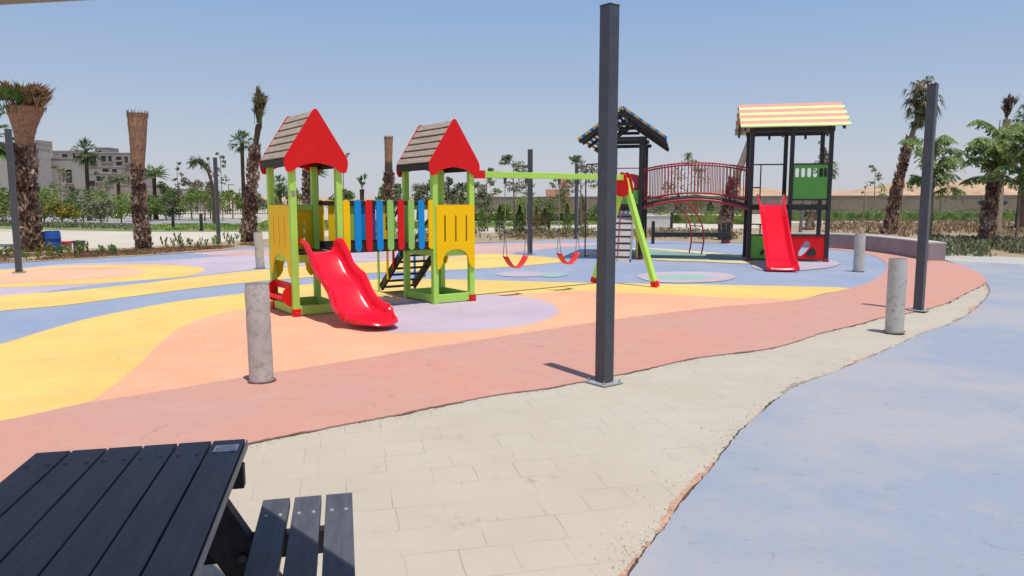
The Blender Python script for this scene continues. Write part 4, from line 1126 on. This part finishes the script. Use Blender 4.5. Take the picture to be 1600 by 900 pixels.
# ---- broadleaf trees
def tree(label, base, h, crowns, fol, group, r=.05, seed=1, n=200, ls=.13, name='young_tree', stake=False, lean=0, ar=.5, flat=.7):
    """crowns: list of (dx, dy, z, radius)"""
    random.seed(seed)
    t = thing(name, label, 'tree', (base[0], base[1], 0), 0, group)
    zt = max(c[2] for c in crowns)
    trk = [(0, 0, 0), (lean * .3 + random.gauss(0, .03), 0, h * .35), (lean * .7 + random.gauss(0, .04), 0, h * .7), (lean, 0, zt * .97)]
    mb = MB().tube(trk, [r, r * .8, r * .55, r * .2], 8)
    tro = mb.build('trunk', m_bark, t)
    lb = MB(); cr = MB()
    for (dx, dy, z, rr) in crowns:
        st_ = path_at(trk, min(.95, max(.25, (z - rr * .9) / zt)))
        e = Vector((dx, dy, z)); mid = st_.lerp(e, .5) + Vector((0, 0, .08))
        lb.tube([st_, mid, e], [r * .45, r * .3, r * .1], 5, False)
        for q in range(4):
            c = e + rnd_dir() * rr * .6; lb.tube([mid.lerp(e, .5), c], [r * .18, r * .06], 4, False)
            clump(cr, c, rr * .62, n // 4, ls, ar, flat)
        clump(cr, e, rr, n // 3, ls, ar, flat)
    lb.build('branch', m_bark, tro); cr.build('crown', fol, t)
    return t
def feather_tree(label, base, trunk_h, limbs, fol, group, seed, lsz=.10, name='young_tree', r=.05):
    """open tree with long arching sprays of small leaves"""
    random.seed(seed)
    t = thing(name, label, 'tree', (base[0], base[1], 0), 0, group)
    tro = MB().tube([(0, 0, 0), (.03, 0, trunk_h * .5), (0, 0, trunk_h), (.05, 0, trunk_h * 1.75)], [r, r * .8, r * .6, r * .3], 8).build('trunk', m_bark, t)
    lb = MB(); cr = MB()
    for (a, e, L, z) in limbs:
        p = Vector((0, 0, z)); d = Vector((math.cos(a) * math.cos(e), math.sin(a) * math.cos(e), math.sin(e))); pts = []
        for k in range(10):
            pts.append(p.copy()); p += d * L / 10; d = (d + Vector((random.gauss(0, .05), random.gauss(0, .05), -.13))).normalized()
        lb.tube(pts, [r * .4 * (1 - k / 11) for k in range(10)], 5, False)
        for k in range(2, 10):
            for q in range(4):
                tw = rnd_dir(); tw.z = tw.z * .4 - .65; tw.normalize(); Lt = L * .28 * random.uniform(.6, 1.2); o_ = pts[k]
                for j in range(9):
                    c = o_ + tw * Lt * (j + 1) / 9 - Vector((0, 0, .15 * Lt * (j / 9) ** 2))
                    sd = tw.cross(Vector((0, 0, 1))).normalized()
                    for s in (-1, 1):
                        ld = (sd * s + tw * .5 - Vector((0, 0, .3))).normalized(); leaf(cr, c + ld * lsz * .5, lsz, .42, ld, (Vector((0, -.6, .8)) + rnd_dir() * .6).normalized())
    lb.build('branch', m_bark, tro); cr.build('crown', fol, t); return t
near_t = 'young trees around the playground'
def limbs(n, L, z0, z1, e0=.1, e1=.9, seed=0):
    random.seed(seed); return [(i * 2.39996, random.uniform(e0, e1), L * random.uniform(.7, 1.15), z0 + (z1 - z0) * i / n) for i in range(n)]
feather_tree('leafy green tree with spreading tiers behind the right hand dark post', G(1452, 380), 2.0, limbs(17, 1.5, 1.9, 4.0, .45, 1.25, 1), foliage('weeping_leaves', (.16, .25, .07), (.50, .58, .22), .35), near_t, 301, .105)
feather_tree('bright green tree with drooping sprays above the short thick palm', W(1546, 27.4), 2.6, limbs(18, 1.4, 2.3, 4.1, .5, 1.3, 2), foliage('weeping_leaves', (.16, .25, .07), (.50, .58, .22), .35), near_t, 302, .12)
feather_tree('slim green tree with arching branches cut by the right edge', G(1586, 389), 2.2, limbs(14, 1.2, 2.0, 4.0, .5, 1.3, 3), foliage('weeping_leaves', (.16, .25, .07), (.50, .58, .22), .35), near_t, 303, .11)
for u, dd, z, rr in ((1594, 24.5, 4.05, .05),):
    pass
# saplings at the middle
def T(u, d_p, vt, spread, fol, lab, seed, nc=5, group=near_t, n=120, ls=.14, r=.045, lo=.5, flat=.5):
    random.seed(seed); zt = ZH(vt, d_p); cs = []
    for i in range(nc):
        f = i / max(1, nc - 1); z = zt * lo + (zt * .95 - zt * lo) * f; s = spread * (1 - .55 * f)
        a = random.uniform(0, 6.28); cs.append((math.cos(a) * s * .7, math.sin(a) * s * .5, z, s * .5))
    return tree(lab, W(u, d_p), zt, cs, fol, group, r, seed, n, ls, flat=flat)
T(803, 33, 240, 1.1, F_OL, 'flat crowned dusty tree behind the post left of the swings', 311, 8, n=150, ls=.11, lo=.55, flat=.35)
T(908, 34, 240, 1.25, F_OL, 'flat crowned dusty tree left of the big near post', 312, 8, n=150, ls=.11, lo=.55, flat=.35)
T(762, 40, 262, .8, F_OL, 'small dusty tree between the second tower and the first swing', 313, 6, n=90)
T(868, 52, 278, .9, F_OL, 'small tree beneath the swing beam between the two swings', 314, 5, n=70)
T(1072, 44, 238, 1.4, F_MD, 'thin green tree seen through the arched bridge railing', 315, 8, n=70, ls=.14)
T(1361, 58, 256, .9, F_MD, 'spindly sapling in front of the long wall right of the towers', 316, 8, n=34, ls=.17, lo=.45)
T(1347, 60, 290, .5, F_OL, 'smaller bare sapling left of the spindly one by the wall', 317, 4, n=20, ls=.15)
T(1281, 46, 218, .7, F_OL, 'thin tree seen behind the right roof posts', 318, 7, n=40, ls=.13)
T(1252, 60, 318, .5, F_DK, 'small dark conical tree seen through the roofed tower', 319, 6, n=120, ls=.15, lo=.3)
fr_g = 'young trees across the road'
T(350, 62, 236, .75, F_OL, 'tall very thin sapling above the tree clump left of the path post', 321, 8, fr_g, 26, .2, lo=.55)
T(283, 64, 252, .7, F_OL, 'thin sapling left of the very tall one across the road', 322, 6, fr_g, 30, .2)
T(334, 58, 245, .6, F_OL, 'sparse sapling just left of the dark path post top', 323, 6, fr_g, 24, .2)
T(540, 50, 232, .6, F_OL, 'sparse treetop showing right of the left red gable', 324, 5, fr_g, 24, .17, lo=.85)
T(100, 58, 256, 1.3, F_OL, 'bare dusty tree with scattered leaves against the concrete building', 325, 9, fr_g, 60, .16, lo=.35)
T(165, 60, 268, 1.0, F_OL, 'bare dusty tree right of the round crowned palm', 326, 8, fr_g, 60, .16, lo=.3)
T(120, 58, 290, 1.0, F_OL, 'low dusty tree in front of the lower concrete block', 327, 7, fr_g, 60, .16, lo=.3)
labs = ['broad green tree at the left end of the road', 'pale blossoming tree beside the road', 'dense green tree below the pale one', 'light green round tree left of the path post', 'light green round tree right of the path post', 'small tree before the far fence near the bundled palm',
        'green tree far behind the first tower', 'green tree seen over the picket bridge', 'small green tree right of the young fan palm', 'light tree left of the brown column palm', 'tree seen behind the second tower left posts', 'tree seen behind the second tower right posts', 'tree between the second tower and swings far back']
for i, (u, d_p, vt, sp, fol) in enumerate(((262, 64, 285, 1.7, F_MD), (302, 66, 282, 2.0, foliage('pale_bloom', (.22, .20, .13), (.48, .42, .32), .2)), (322, 62, 292, 1.9, F_LT), (331, 70, 295, 1.6, F_LT), (366, 70, 298, 1.7, F_LT), (398, 74, 300, 1.4, F_OL),
                                         (452, 66, 290, 1.8, F_MD), (540, 60, 296, 1.5, F_MD), (594, 56, 292, 1.5, F_LT), (630, 66, 288, 1.6, F_OL), (670, 58, 284, 1.6, F_OL), (700, 60, 280, 1.7, F_OL), (742, 62, 288, 1.6, F_OL))):
    T(u, d_p, vt, sp, fol, labs[i], 340 + i, 8, fr_g, 170, .21, .07, lo=.42, flat=.7)

# conifers and shrubs in the middle bed
def conifer(u, d_p, h, rr, fol, lab, seed):
    random.seed(seed); t = thing('columnar_conifer', lab, 'conifer', (*W(u, d_p), 0), 0, 'small columnar conifers in the bed')
    MB().tube([(0, 0, 0), (0, 0, h * .9)], [.03, .01], 6).build('trunk', m_bark, t)
    mb = MB()
    for i in range(int(900 * h)):
        f = random.random(); r_ = rr * (1 - f ** 2.2) * (.35 + .65 * random.random() ** .4) * (1 + .2 * math.sin(f * 21 + seed)); a = random.uniform(0, 6.28)
        leaf(mb, (r_ * math.cos(a), r_ * math.sin(a), .05 + h * f), .09, .35, Vector((math.cos(a) * .5, math.sin(a) * .5, 1)).normalized())
    mb.build('foliage', fol, t)
for i, (u, d_p, h, rr, fol, lab) in enumerate(((753, 39, 1.0, .22, F_MD, 'small green conifer nearest the second tower'), (781, 38, 1.35, .26, F_DK, 'dark conifer left of the first swing chains'), (812, 33.5, 1.4, .27, F_DK, 'dark conifer between the chains of the first swing'),
        (838, 37, 1.3, .20, F_DRY, 'brown dried conifer right of the grey post'), (851, 35, 1.25, .27, foliage('browning', (.10, .08, .03), (.26, .22, .09)), 'half brown conifer between the two swings'), (886, 39, 1.5, .25, F_MD, 'green conifer behind the second swing'),
        (909, 37, 1.9, .28, F_OL, 'olive conifer right of the second swing'), (722, 34, 1.0, .2, F_OL, 'small conifer behind the second tower right post'), (1108, 55, 1.7, .4, F_DK, 'dark conifer under the right half of the arched bridge'), (1058, 55, 2.2, .4, F_DK, 'taller dark conifer under the left half of the arched bridge'))):
    conifer(u, d_p, h, rr, fol, lab, 400 + i)
def bush(u, d_p, rx, h, fol, lab, seed, group, n=700, ls=.16, name='bush', cat='bush'):
    random.seed(seed); t = thing(name, lab, cat, (*W(u, d_p), 0), 0, group)
    MB().tube([(0, 0, 0), (.05, 0, h * .5)], [.05, .02], 6).tube([(0, 0, 0), (-.1, .05, h * .45)], [.04, .02], 6).build('stem', m_bark, t)
    mb = MB()
    for i in range(9):
        c = (random.uniform(-.7, .7) * rx, random.uniform(-.4, .4) * rx, h * random.uniform(.25, .82)); clump(mb, c, rx * .5, n // 9, ls, .5, min(1, h / rx * .5))
    mb.build('foliage', fol, t); return t
gb = 'garden shrubs behind the swings'
for i, (u, d_p, rx, h, fol, lab) in enumerate(((873, 60, 1.1, 2.6, F_BLOOM, 'tall shrub with yellow flowers behind the second swing'), (850, 56, .9, 2.0, F_MD, 'green shrub left of the yellow flowering one'), (820, 50, .9, 2.0, F_LT, 'light green shrub beside the grey post behind the swings'), (936, 52, 1.0, 2.2, F_MD, 'rounded shrub just left of the big near post'),
        (790, 56, .8, 1.5, F_LT, 'small pale shrub left of the swings'), (762, 52, .7, 1.1, F_LT, 'small pale shrub right of the second tower'), (1030, 70, 1.6, 2.4, F_DK, 'dark shrub left under the arched bridge'), (1066, 74, 1.8, 2.4, F_DK, 'dark shrub in the middle under the arched bridge'),
        (1102, 72, 1.8, 2.3, F_DK, 'dark shrub right under the arched bridge'), (1150, 70, 1.6, 2.2, F_DK, 'dark shrub behind the leaning palm'), (952, 64, 1.2, 2.4, F_DK, 'dark shrub hidden mostly by the big near post'))):
    bush(u, d_p, rx, h, fol, lab, 430 + i, gb, 900, .17)
random.seed(71)
db = thing('dry_bush', 'dried brown bush seen through the arched climber under the bridge', 'bush', (*W(1085, 46), 0))
MB().tube([(0, 0, 0), (0, 0, .9)], [.05, .03], 6).build('stem', m_bark, db)
mb = MB()
for i in range(420):
    a = random.uniform(0, 6.28); z = random.uniform(.8, 2.1); rr = .5 * random.random(); leaf(mb, (rr * math.cos(a), rr * math.sin(a), z), .35, .06, Vector((math.cos(a) * .4, math.sin(a) * .4, 1)))
mb.build('foliage', F_DRY, db)
# left bushes across the path
gl = 'tall garden bushes on the left'
lb_ = ['bush at the left edge behind the grey post', 'bush with reddish patch behind the thick palm', 'bright bush right behind the thick palm', 'bright bush below the low concrete block', 'bush below the round crowned palm', 'bright bush in front of the dark doorway', 'bush left of the straw wrapped palm', 'low bush right of the straw wrapped palm', 'bush farther back above the road', 'bush at the left end of the far fence']
for i, (u, d_p, rx, h, fol) in enumerate(((-10, 52, 2.0, 2.9, F_MD), (22, 53, 1.6, 2.6, F_BLOOM), (72, 54, 1.5, 2.9, F_LT), (100, 52, 1.4, 1.6, F_BLOOM), (133, 56, 1.9, 2.7, F_MD), (160, 53, 1.3, 1.7, F_OL), (192, 55, 1.9, 2.9, F_LT), (238, 62, 1.5, 2.1, F_MD), (212, 60, 1.6, 2.6, F_MD), (262, 66, 1.8, 2.2, F_DK))):
    bush(u, d_p, rx, h, fol, lb_[i], 460 + i, gl, 1500, .2)
# hedges
def hedge(name, lab, pa, pb, wd, h, fol, seed, ls=.16, dens=140):
    random.seed(seed); pa = Vector(pa); pb = Vector(pb); dv = pb - pa; L = dv.length; dv.normalize(); nv = Vector((-dv.y, dv.x))
    mb = MB()
    mb.bar((pa.x, pa.y, h * .38), (pb.x, pb.y, h * .38), wd * .7, h * .7)
    for i in range(int(L * dens * h)):
        f = random.random() * L; o_ = random.uniform(-.5, .5) * wd; z = h * random.random() ** .6 * (1 + .15 * mn.noise(Vector((f * .7, seed, 0)))); p = pa + dv * f + nv * o_
        leaf(mb, (p.x, p.y, z + .05), ls * random.uniform(.6, 1.2), .5)
    return tag(mb.build(name, fol), lab, 'hedge')
hedge('hedge', 'low bright green hedge under the arched bridge', W(1030, 56), W(1170, 52), 1.0, .85, F_LT, 501)
hedge('hedge', 'long green hedge at the foot of the right hand wall', W(1235, 62), W(1720, 60), 1.4, .95, F_MD, 502, .2, 90)
hedge('hedge', 'dark green hedge low along the far side of the lawn in the middle', W(700, 62), W(985, 60), .8, .9, F_DK, 503, .18, 90)

# ground cover
def cover(name, poly, n, h, s, fol, seed, dens=None):
    random.seed(seed); xs = [p[0] for p in poly]; ys = [p[1] for p in poly]; mb = MB(); k = 0; m = len(poly)
    while k < n:
        x = random.uniform(min(xs), max(xs)); y = random.uniform(min(ys), max(ys)); ins = False
        for i in range(m):
            a, b2 = poly[i], poly[(i + 1) % m]
            if (a[1] > y) != (b2[1] > y) and x < (b2[0] - a[0]) * (y - a[1]) / (b2[1] - a[1]) + a[0]: ins = not ins
        if not ins: continue
        k += 1
        if mn.noise(Vector((x * .5, y * .5, seed))) < -.15: continue
        for q in range(7):
            d0 = Vector((random.gauss(0, .6), random.gauss(0, .6), 1)).normalized(); leaf(mb, (x + random.gauss(0, .1), y + random.gauss(0, .1), random.random() * h), s, .35, d0)
    o = mb.build(name, fol); return tag(o, None, None, None, 'stuff')
c = cover('ground_cover', GP([(1440, 402), (1500, 400), (1600, 405), (1800, 418), (1800, 388), (1600, 382), (1440, 379)]), 2300, .32, .16, F_OL, 601)
tag(c, 'mixed green and straw ground cover at the right behind the seat wall', 'ground cover')
c = cover('ground_cover', GP([(1290, 364), (1440, 372), (1600, 372), (1800, 376), (1800, 352), (1290, 349)]), 1700, .3, .22, foliage('rusty_cover', (.26, .16, .10), (.50, .40, .22), .1), 602)
tag(c, 'rusty brown low plants in the bed before the long hedge', 'ground cover')
c = cover('ground_cover', GP([(0, 354), (220, 360), (230, 357), (0, 348)]), 900, .25, .2, F_OL, 603)
tag(c, 'dusty low plants in the strip beyond the pale path on the left', 'ground cover')
c = cover('ground_cover', GP([(560, 379), (740, 377), (960, 371), (1150, 376), (1160, 366), (960, 363), (740, 366), (560, 370)]), 1300, .3, .15, foliage('straw_cover', (.20, .17, .08), (.40, .33, .18), .1), 604)
tag(c, 'straw coloured low plants in the middle bed behind the swings', 'ground cover')
c = cover('grass', GP([(230, 361), (420, 361), (740, 355.5), (960, 349), (960, 346.5), (740, 348.5), (430, 344), (400, 350), (230, 352)]), 2600, .12, .16, F_LT, 605)
tag(c, 'short green lawn grass', 'grass')
c = cover('leaf_litter', GP([(0, 410), (225, 398), (400, 384), (400, 380), (225, 390), (0, 399)]), 1500, .03, .10, F_DRY, 606)
tag(c, 'dry straw litter on the soil of the left bed', 'leaf litter')
# seedlings in the left bed: each one a plant
random.seed(12)
kinds = []
for k in range(4):
    mb = MB()
    for st_ in range(5):
        a = random.uniform(0, 6.28); h = random.uniform(.2, .34); tip = Vector((math.cos(a) * .08, math.sin(a) * .08, h)); mb.tube([(0, 0, 0), tip], [.006, .003], 4, False)
        for q in range(8):
            p = tip * random.uniform(.35, 1.05); leaf(mb, p, random.uniform(.06, .11), .45, (rnd_dir() + Vector((0, 0, .6))).normalized())
    kinds.append(mb.build('seedling', (F_LT, F_MD, F_BLOOM, F_MD)[k]))
pos = []
for i in range(70):
    u = random.uniform(-10, 412); f = u / 400; vf = 411 - 13 * (u / 225) if u < 225 else 398.5 - 14 * (u - 225) / 175; v_ = vf - random.uniform(1.5, 12)
    pos.append(G(u, v_))
for i in range(26):
    u = random.uniform(440, 960); pos.append(G(u, 379.5 - (u - 440) * .009 - random.uniform(1, 8)))
for i, p in enumerate(pos):
    o = kinds[i] if i < 4 else kinds[i % 4].copy()
    if i >= 4: col.objects.link(o)
    o.location = (p[0], p[1], 0); o.rotation_euler.z = random.uniform(0, 6.28); s = random.uniform(.6, 1.35); o.scale = (s, s, s)
    tag(o, 'small leafy seedling planted in the soil strip behind the playground', 'plant', 'seedlings in the planting bed')

# ================================================================== BACKDROP STRUCTURES
m_cw = ground_mat('wall_concrete', (.30, .245, .19), (.25, .205, .16), .15, 3, .1)
wallb = thing('boundary_wall', 'long low grey brown boundary wall behind the gardens', 'wall')
pa, pb = Vector(W(700, 118)), Vector(W(1760, 78)); dv = (pb - pa); L = dv.length; ang = math.atan2(dv.y, dv.x); wallb.location = (pa.x, pa.y, 0); wallb.rotation_euler.z = ang
MB().box((L / 2, 0, 1.12), (L, .25, 2.25)).build('wall_body', m_cw, wallb)
mb = MB()
for i in range(int(L / 4) + 1): mb.box((i * 4, -.16, 1.15), (.3, .1, 2.3))
mb.build('pilasters', m_cw, wallb)
MB().box((L / 2, 0, 2.29), (L, .35, .08)).build('coping', paint('dark_coping', (.22, .19, .16), .9), wallb)
# sand mounds
m_dune = ground_mat('orange_sand', (.60, .41, .27), (.38, .25, .16), .35, 3, .6)
def mounds(name, u0, u1, d0, prof, depth=60):
    mb = MB(); rows = []
    N_ = 90
    for j in range(9):
        row = []
        for i in range(N_ + 1):
            f = i / N_; u = u0 + (u1 - u0) * f; dd = d0 + depth * j / 8; x = (u - 800) / F * d0 * (1 + .4 * j / 8)
            h = lerp_curve(prof, f) * math.sin(math.pi * min(1, (j + .0) / 8)) ** .7 * (1 + .18 * mn.noise(Vector((f * 14, j * .5, 3)))) if j else 0
            row.append((x, dd, h - .05))
        rows.append(row)
    mb.grid(rows, True); return tag(mb.build(name, m_dune), kind='structure')
mounds('sand_mounds', 640, 2000, 150, [(0, 2.2), (.07, 3.6), (.12, 2.6), (.3, 2.8), (.38, 5.2), (.42, 4.6), (.46, 4.0), (.50, 4.2), (.56, 6.6), (.62, 6.4), (.68, 7.0), (.74, 6.8), (.82, 6.0), (1, 4)])
mounds('far_hills', -700, 700, 420, [(0, 2), (.3, 4), (.6, 3), (.85, 5), (1, 3)], 120)
# buildings
m_bld = ground_mat('raw_concrete_building', (.38, .33, .29), (.32, .28, .25), .12, 2, .1)
m_bld2 = ground_mat('rendered_building', (.47, .41, .37), (.40, .35, .315), .12, 2, .1)
m_dkw = paint('dark_opening', (.05, .045, .045), .7, .3, 1)
def building(label, u0, d_p, blocks, m, wins):
    """blocks: (ua, ub, vtop, dy, depth); wins: (ua, ub, va, vb, dy)  measured on the front of the block"""
    bx_, by_ = W(u0, d_p); t = thing('building', label, 'building', (bx_, by_, 0))
    for (ua, ub, vt, dy, dep) in blocks:
        dep = min(dep, 2.5)
        dd = d_p + dy; xa_, xb2 = (ua - 800) / F * dd - bx_, (ub - 800) / F * dd - bx_; z = ZH(vt, dd)
        wb = MB().box(((xa_ + xb2) / 2, dy + dep / 2, z / 2), (abs(xb2 - xa_), dep, z)).build('wall', m, t)
        MB().box(((xa_ + xb2) / 2, dy + dep / 2, z + .04), (abs(xb2 - xa_) + .1, dep + .1, .10)).build('roof', m_bld2, t)
    for (ua, ub, va, vb, dy) in wins:
        dd = d_p + dy; xa_, xb2 = (ua - 800) / F * dd - bx_, (ub - 800) / F * dd - bx_; za, zb = ZH(va, dd), ZH(vb, dd)
        cx, cz, wx, wz = (xa_ + xb2) / 2, (za + zb) / 2, xb2 - xa_, za - zb
        wn = MB().box((cx, dy - .03, cz), (wx, .12, wz)).build('window_opening', m_dkw, t)
        f_ = MB(); 
        f_.box((cx, dy - .11, zb - .05), (wx + .2, .22, .09)); f_.box((cx, dy - .10, za + .04), (wx + .1, .14, .07))
        if wx > 1.2: f_.box((cx, dy - .10, cz), (.10, .08, wz))
        for s in (-1, 1): f_.box((cx + s * (wx / 2 + .02), dy - .09, cz), (.06, .12, wz))
        f_.build('frame', m_bld2, wn)
    return t
building('plain pale concrete block at the left edge behind the thick palm', 20, 76, [(-160, 66, 232, 0, 10), (-160, 70, 225, 4, 8), (62, 71, 222, 5, 3)], m_bld2, [(30, 38, 236, 246, 0)])
building('low pale concrete block with one tall window beside the dusty trees', 95, 80, [(56, 122, 249, 0, 9), (56, 131, 297, -1.2, 3), (72, 84, 243, 3, 4)], m_bld2, [(111, 121, 266, 286, 0), (116, 124, 295, 302, -1.2)])
building('unfinished multi storey concrete building with rows of empty window openings', 160, 100,
         [(92, 130, 238, 4, 10), (122, 162, 240, 2, 10), (150, 214, 241, 0, 12), (158, 180, 233, 5, 8), (122, 195, 262, -1.5, 4), (130, 188, 272, -3, 4), (188, 240, 290, -2, 9), (205, 236, 276, 0, 8)], m_bld,
         [(94, 103, 242, 249, 4), (107, 116, 242, 249, 4), (152, 160, 245, 256, 0), (203, 209, 246, 256, 0), (132, 142, 264, 271, -1.5), (168, 178, 264, 270, -1.5), (183, 191, 265, 272, -1.5), (158, 166, 276, 284, -3), (176, 184, 276, 283, -3), (124, 129, 243, 252, 2), (131, 150, 246, 256, 2), (167, 175, 245, 254, 0), (178, 184, 245, 254, 0), (190, 199, 246, 252, 0), (190, 199, 254, 260, 0), (164, 169, 237, 240, 5),
          (124, 128, 264, 270, -1.5), (134, 139, 284, 296, -3), (146, 156, 283, 292, -3), (171, 176, 289, 294, -3), (140, 150, 303, 312, -3), (206, 210, 278, 286, -2.2 + 2), (228, 234, 287, 292, -2), (212, 222, 294, 300, -2)])
building('small pale house seen past the straw wrapped palm', 262, 120, [(250, 300, 296, 0, 8), (300, 332, 301, 3, 8)], m_bld2, [(258, 264, 301, 307, 0), (275, 281, 301, 307, 0), (306, 311, 305, 310, 3)])
tw = thing('distant_tower', 'stepped pink tower far behind the yellow flowering shrub', 'tower', (*W(868, 160), 0))
for x, z, wd in ((0, 4.2, 4.2), (1.6, 6.6, 1.9)): MB().box((x, 0, z / 2), (wd, 3, z)).build('body', paint('pink_render', (.62, .30, .22), .8, .15, .5), tw)
m1 = MB()
for k in range(3): m1.box((1.2 + .4 * k, -1.52, 4.4 + .6 * k), (.3, .06, .4))
m1.build('window_opening', m_dkw, tw)
# distant street masts
for i, (u, d_p, vt, lab) in enumerate(((311, 110, 286, 'distant lamp post left of the path post'), (361, 120, 289, 'distant lamp post right of the path post'), (378, 140, 296, 'farthest lamp post beside the slender palm'))):
    t_ = thing('street_lamp', lab, 'street lamp', (*W(u, d_p), 0), 0, 'distant lamp posts')
    z = ZH(vt, d_p); MB().tube([(0, 0, 0), (0, 0, z)], [.09, .05], 6).build('mast', m_anth, t_); MB().box((.4, 0, z), (1.0, .2, .1)).build('lamp_head', m_anth, t_)
# far fence
fn = thing('railing_fence', 'dark metal railing fence along the far side of the road', 'fence', (*W(235, 84), 0))
L = (480 - 235) / F * 84
mb = MB().box((L / 2, 0, 1.55), (L, .05, .06)).box((L / 2, 0, .25), (L, .05, .06))
for i in range(int(L / .28)): mb.box((i * .28, 0, .85), (.05, .04, 1.5))
mb.build('railing', m_anth, fn)
# low white plinth under bridge, bin, barrels, buckets
pb_ = G(1012, 358)
o = thing('utility_plinth', 'low pale rendered plinth left of the bright hedge under the bridge', 'plinth', (pb_[0], pb_[1], 0))
MB().box((.55, .4, .38), (1.5, .9, .76)).build('body', paint('pale_render', (.60, .57, .55), .8), o, bevel=.02)
MB().box((.55, .4, .775), (1.58, .98, .03)).build('top', paint('pale_render_top', (.66, .63, .6), .8), o)
m_dblue = paint('blue_barrel', (.02, .06, .20), .4, .1, 3, (.15, .13, .1), .2)
def lathe(mb, prof, n=24):
    return mb.grid([[(r_ * math.cos(2 * math.pi * k / n), r_ * math.sin(2 * math.pi * k / n), z) for k in range(n + 1)] for r_, z in prof], True)
b = G(84, 393)
bar = thing('barrel', 'bright blue plastic barrel standing beside the thick palm', 'barrel', (b[0], b[1], 0))
lathe(MB(), [(0, 0), (.2, 0), (.225, .03), (.23, .18), (.245, .2), (.23, .22), (.23, .40), (.245, .42), (.23, .44), (.225, .6), (.2, .65)]).build('body', paint('barrel_blue', (.012, .07, .32), .35, .1, 3, (.2, .17, .12), .15), bar)
lathe(MB(), [(.2, .65), (.205, .67), (.19, .67), (.185, .65), (0, .65)]).build('lid', m_dblue, bar)
b = G(68, 390)
cr = thing('crate', 'dark navy plastic tub wedged between the palm and the blue barrel', 'tub', (b[0], b[1], 0), .2)
mb = MB(); rows = []
for s, z in ((.16, 0), (.2, .55), (.215, .56), (.215, .60), (.19, .60), (.18, .5), (0, .48)): rows.append([(s * x, s * y, z) for x, y in ((-1, -1), (1, -1), (1, 1), (-1, 1), (-1, -1))])
mb.grid(rows, False); mb.build('body', m_dblue, cr)
def bucket(u, v, h, r_, m, lab, band=None):
    b = G(u, v); t = thing('bucket', lab, 'bucket', (b[0], b[1], 0), 0)
    lathe(MB(), [(0, .005), (r_ * .78, .0), (r_ * .82, .01), (r_, h), (r_ * 1.05, h), (r_ * 1.05, h - .03), (r_ * .97, h - .02), (r_ * .95, h - .01), (r_ * .76, .03), (0, .03)]).build('body', m, t)
    hp = [(r_ * 1.03 * math.cos(a_), -r_ * .5 * math.sin(a_), h - r_ * .85 * math.sin(a_)) for a_ in [math.pi * k / 12 for k in range(13)]]
    MB().tube(hp, .005, 5).build('handle', m_galv, t)
    if band: lathe(MB(), [(r_ * 1.055, h), (r_ * 1.06, h + .004), (r_ * 1.06, h - .05), (r_ * 1.02, h - .05)]).build('rim', band, t)
bucket(105, 391, .30, .165, paint('bucket_pale', (.50, .40, .40), .5, .1, 5, (.45, .04, .05), .3), 'pale plastic bucket with a red rim next to the blue barrel', RD)
bucket(124, 392, .33, .18, paint('bucket_slate', (.10, .17, .25), .5, .1, 5), 'slate blue plastic bucket right of the red rimmed one', paint('dark_rim', (.04, .05, .06), .5))
b = G(1494, 349)
bn = thing('planter_pot', 'dark blue round topped bin in front of the long hedge on the right', 'bin', (b[0], b[1] - 4, 0))
lathe(MB(), [(0, 0), (.45, 0), (.38, .3), (.35, 1.1), (.42, 1.2)], 20).build('body', paint('grey_blue_stone', (.16, .20, .26), .7), bn)
lathe(MB(), [(.42, 1.2), (.85, 1.45), (.9, 1.6), (.7, 1.72), (0, 1.8)], 20).build('top', paint('dark_top', (.035, .04, .05), .6), bn)
# low kerb
kb = GP([(1240, 345.5), (1600, 347.5), (1800, 349)])
# poles inside the right tower (grey trunk)
gp_ = W(1252, 33)
t_ = thing('timber_prop', 'grey round timber prop leaning behind the red panel of the roofed tower', 'prop', (gp_[0], gp_[1], 0))
MB().tube([(-.1, 0, 0), (.03, 0, 1.7)], .075, 10).build('pole', paint('grey_timber', (.22, .20, .19), .9, .2, 5), t_)
# small bollard lights by the path
for i, (u, v, lab) in enumerate(((315, 361, 'short black bollard light on the lawn left of the path post'), (271, 357, 'thin black bollard light on the lawn by the road'), (1049, 358, 'short black bollard light under the arched bridge'), (858, 356, 'short black bollard light behind the swings'))):
    g = G(u, v); t_ = thing('bollard_light', lab, 'bollard light', (g[0], g[1], 0), 0, 'black bollard lights')
    MB().box((0, 0, .45), (.14, .14, .9)).build('body', BK, t_, bevel=.01); MB().box((0, 0, .93), (.2, .2, .05)).build('cap', BK, t_, bevel=.01)
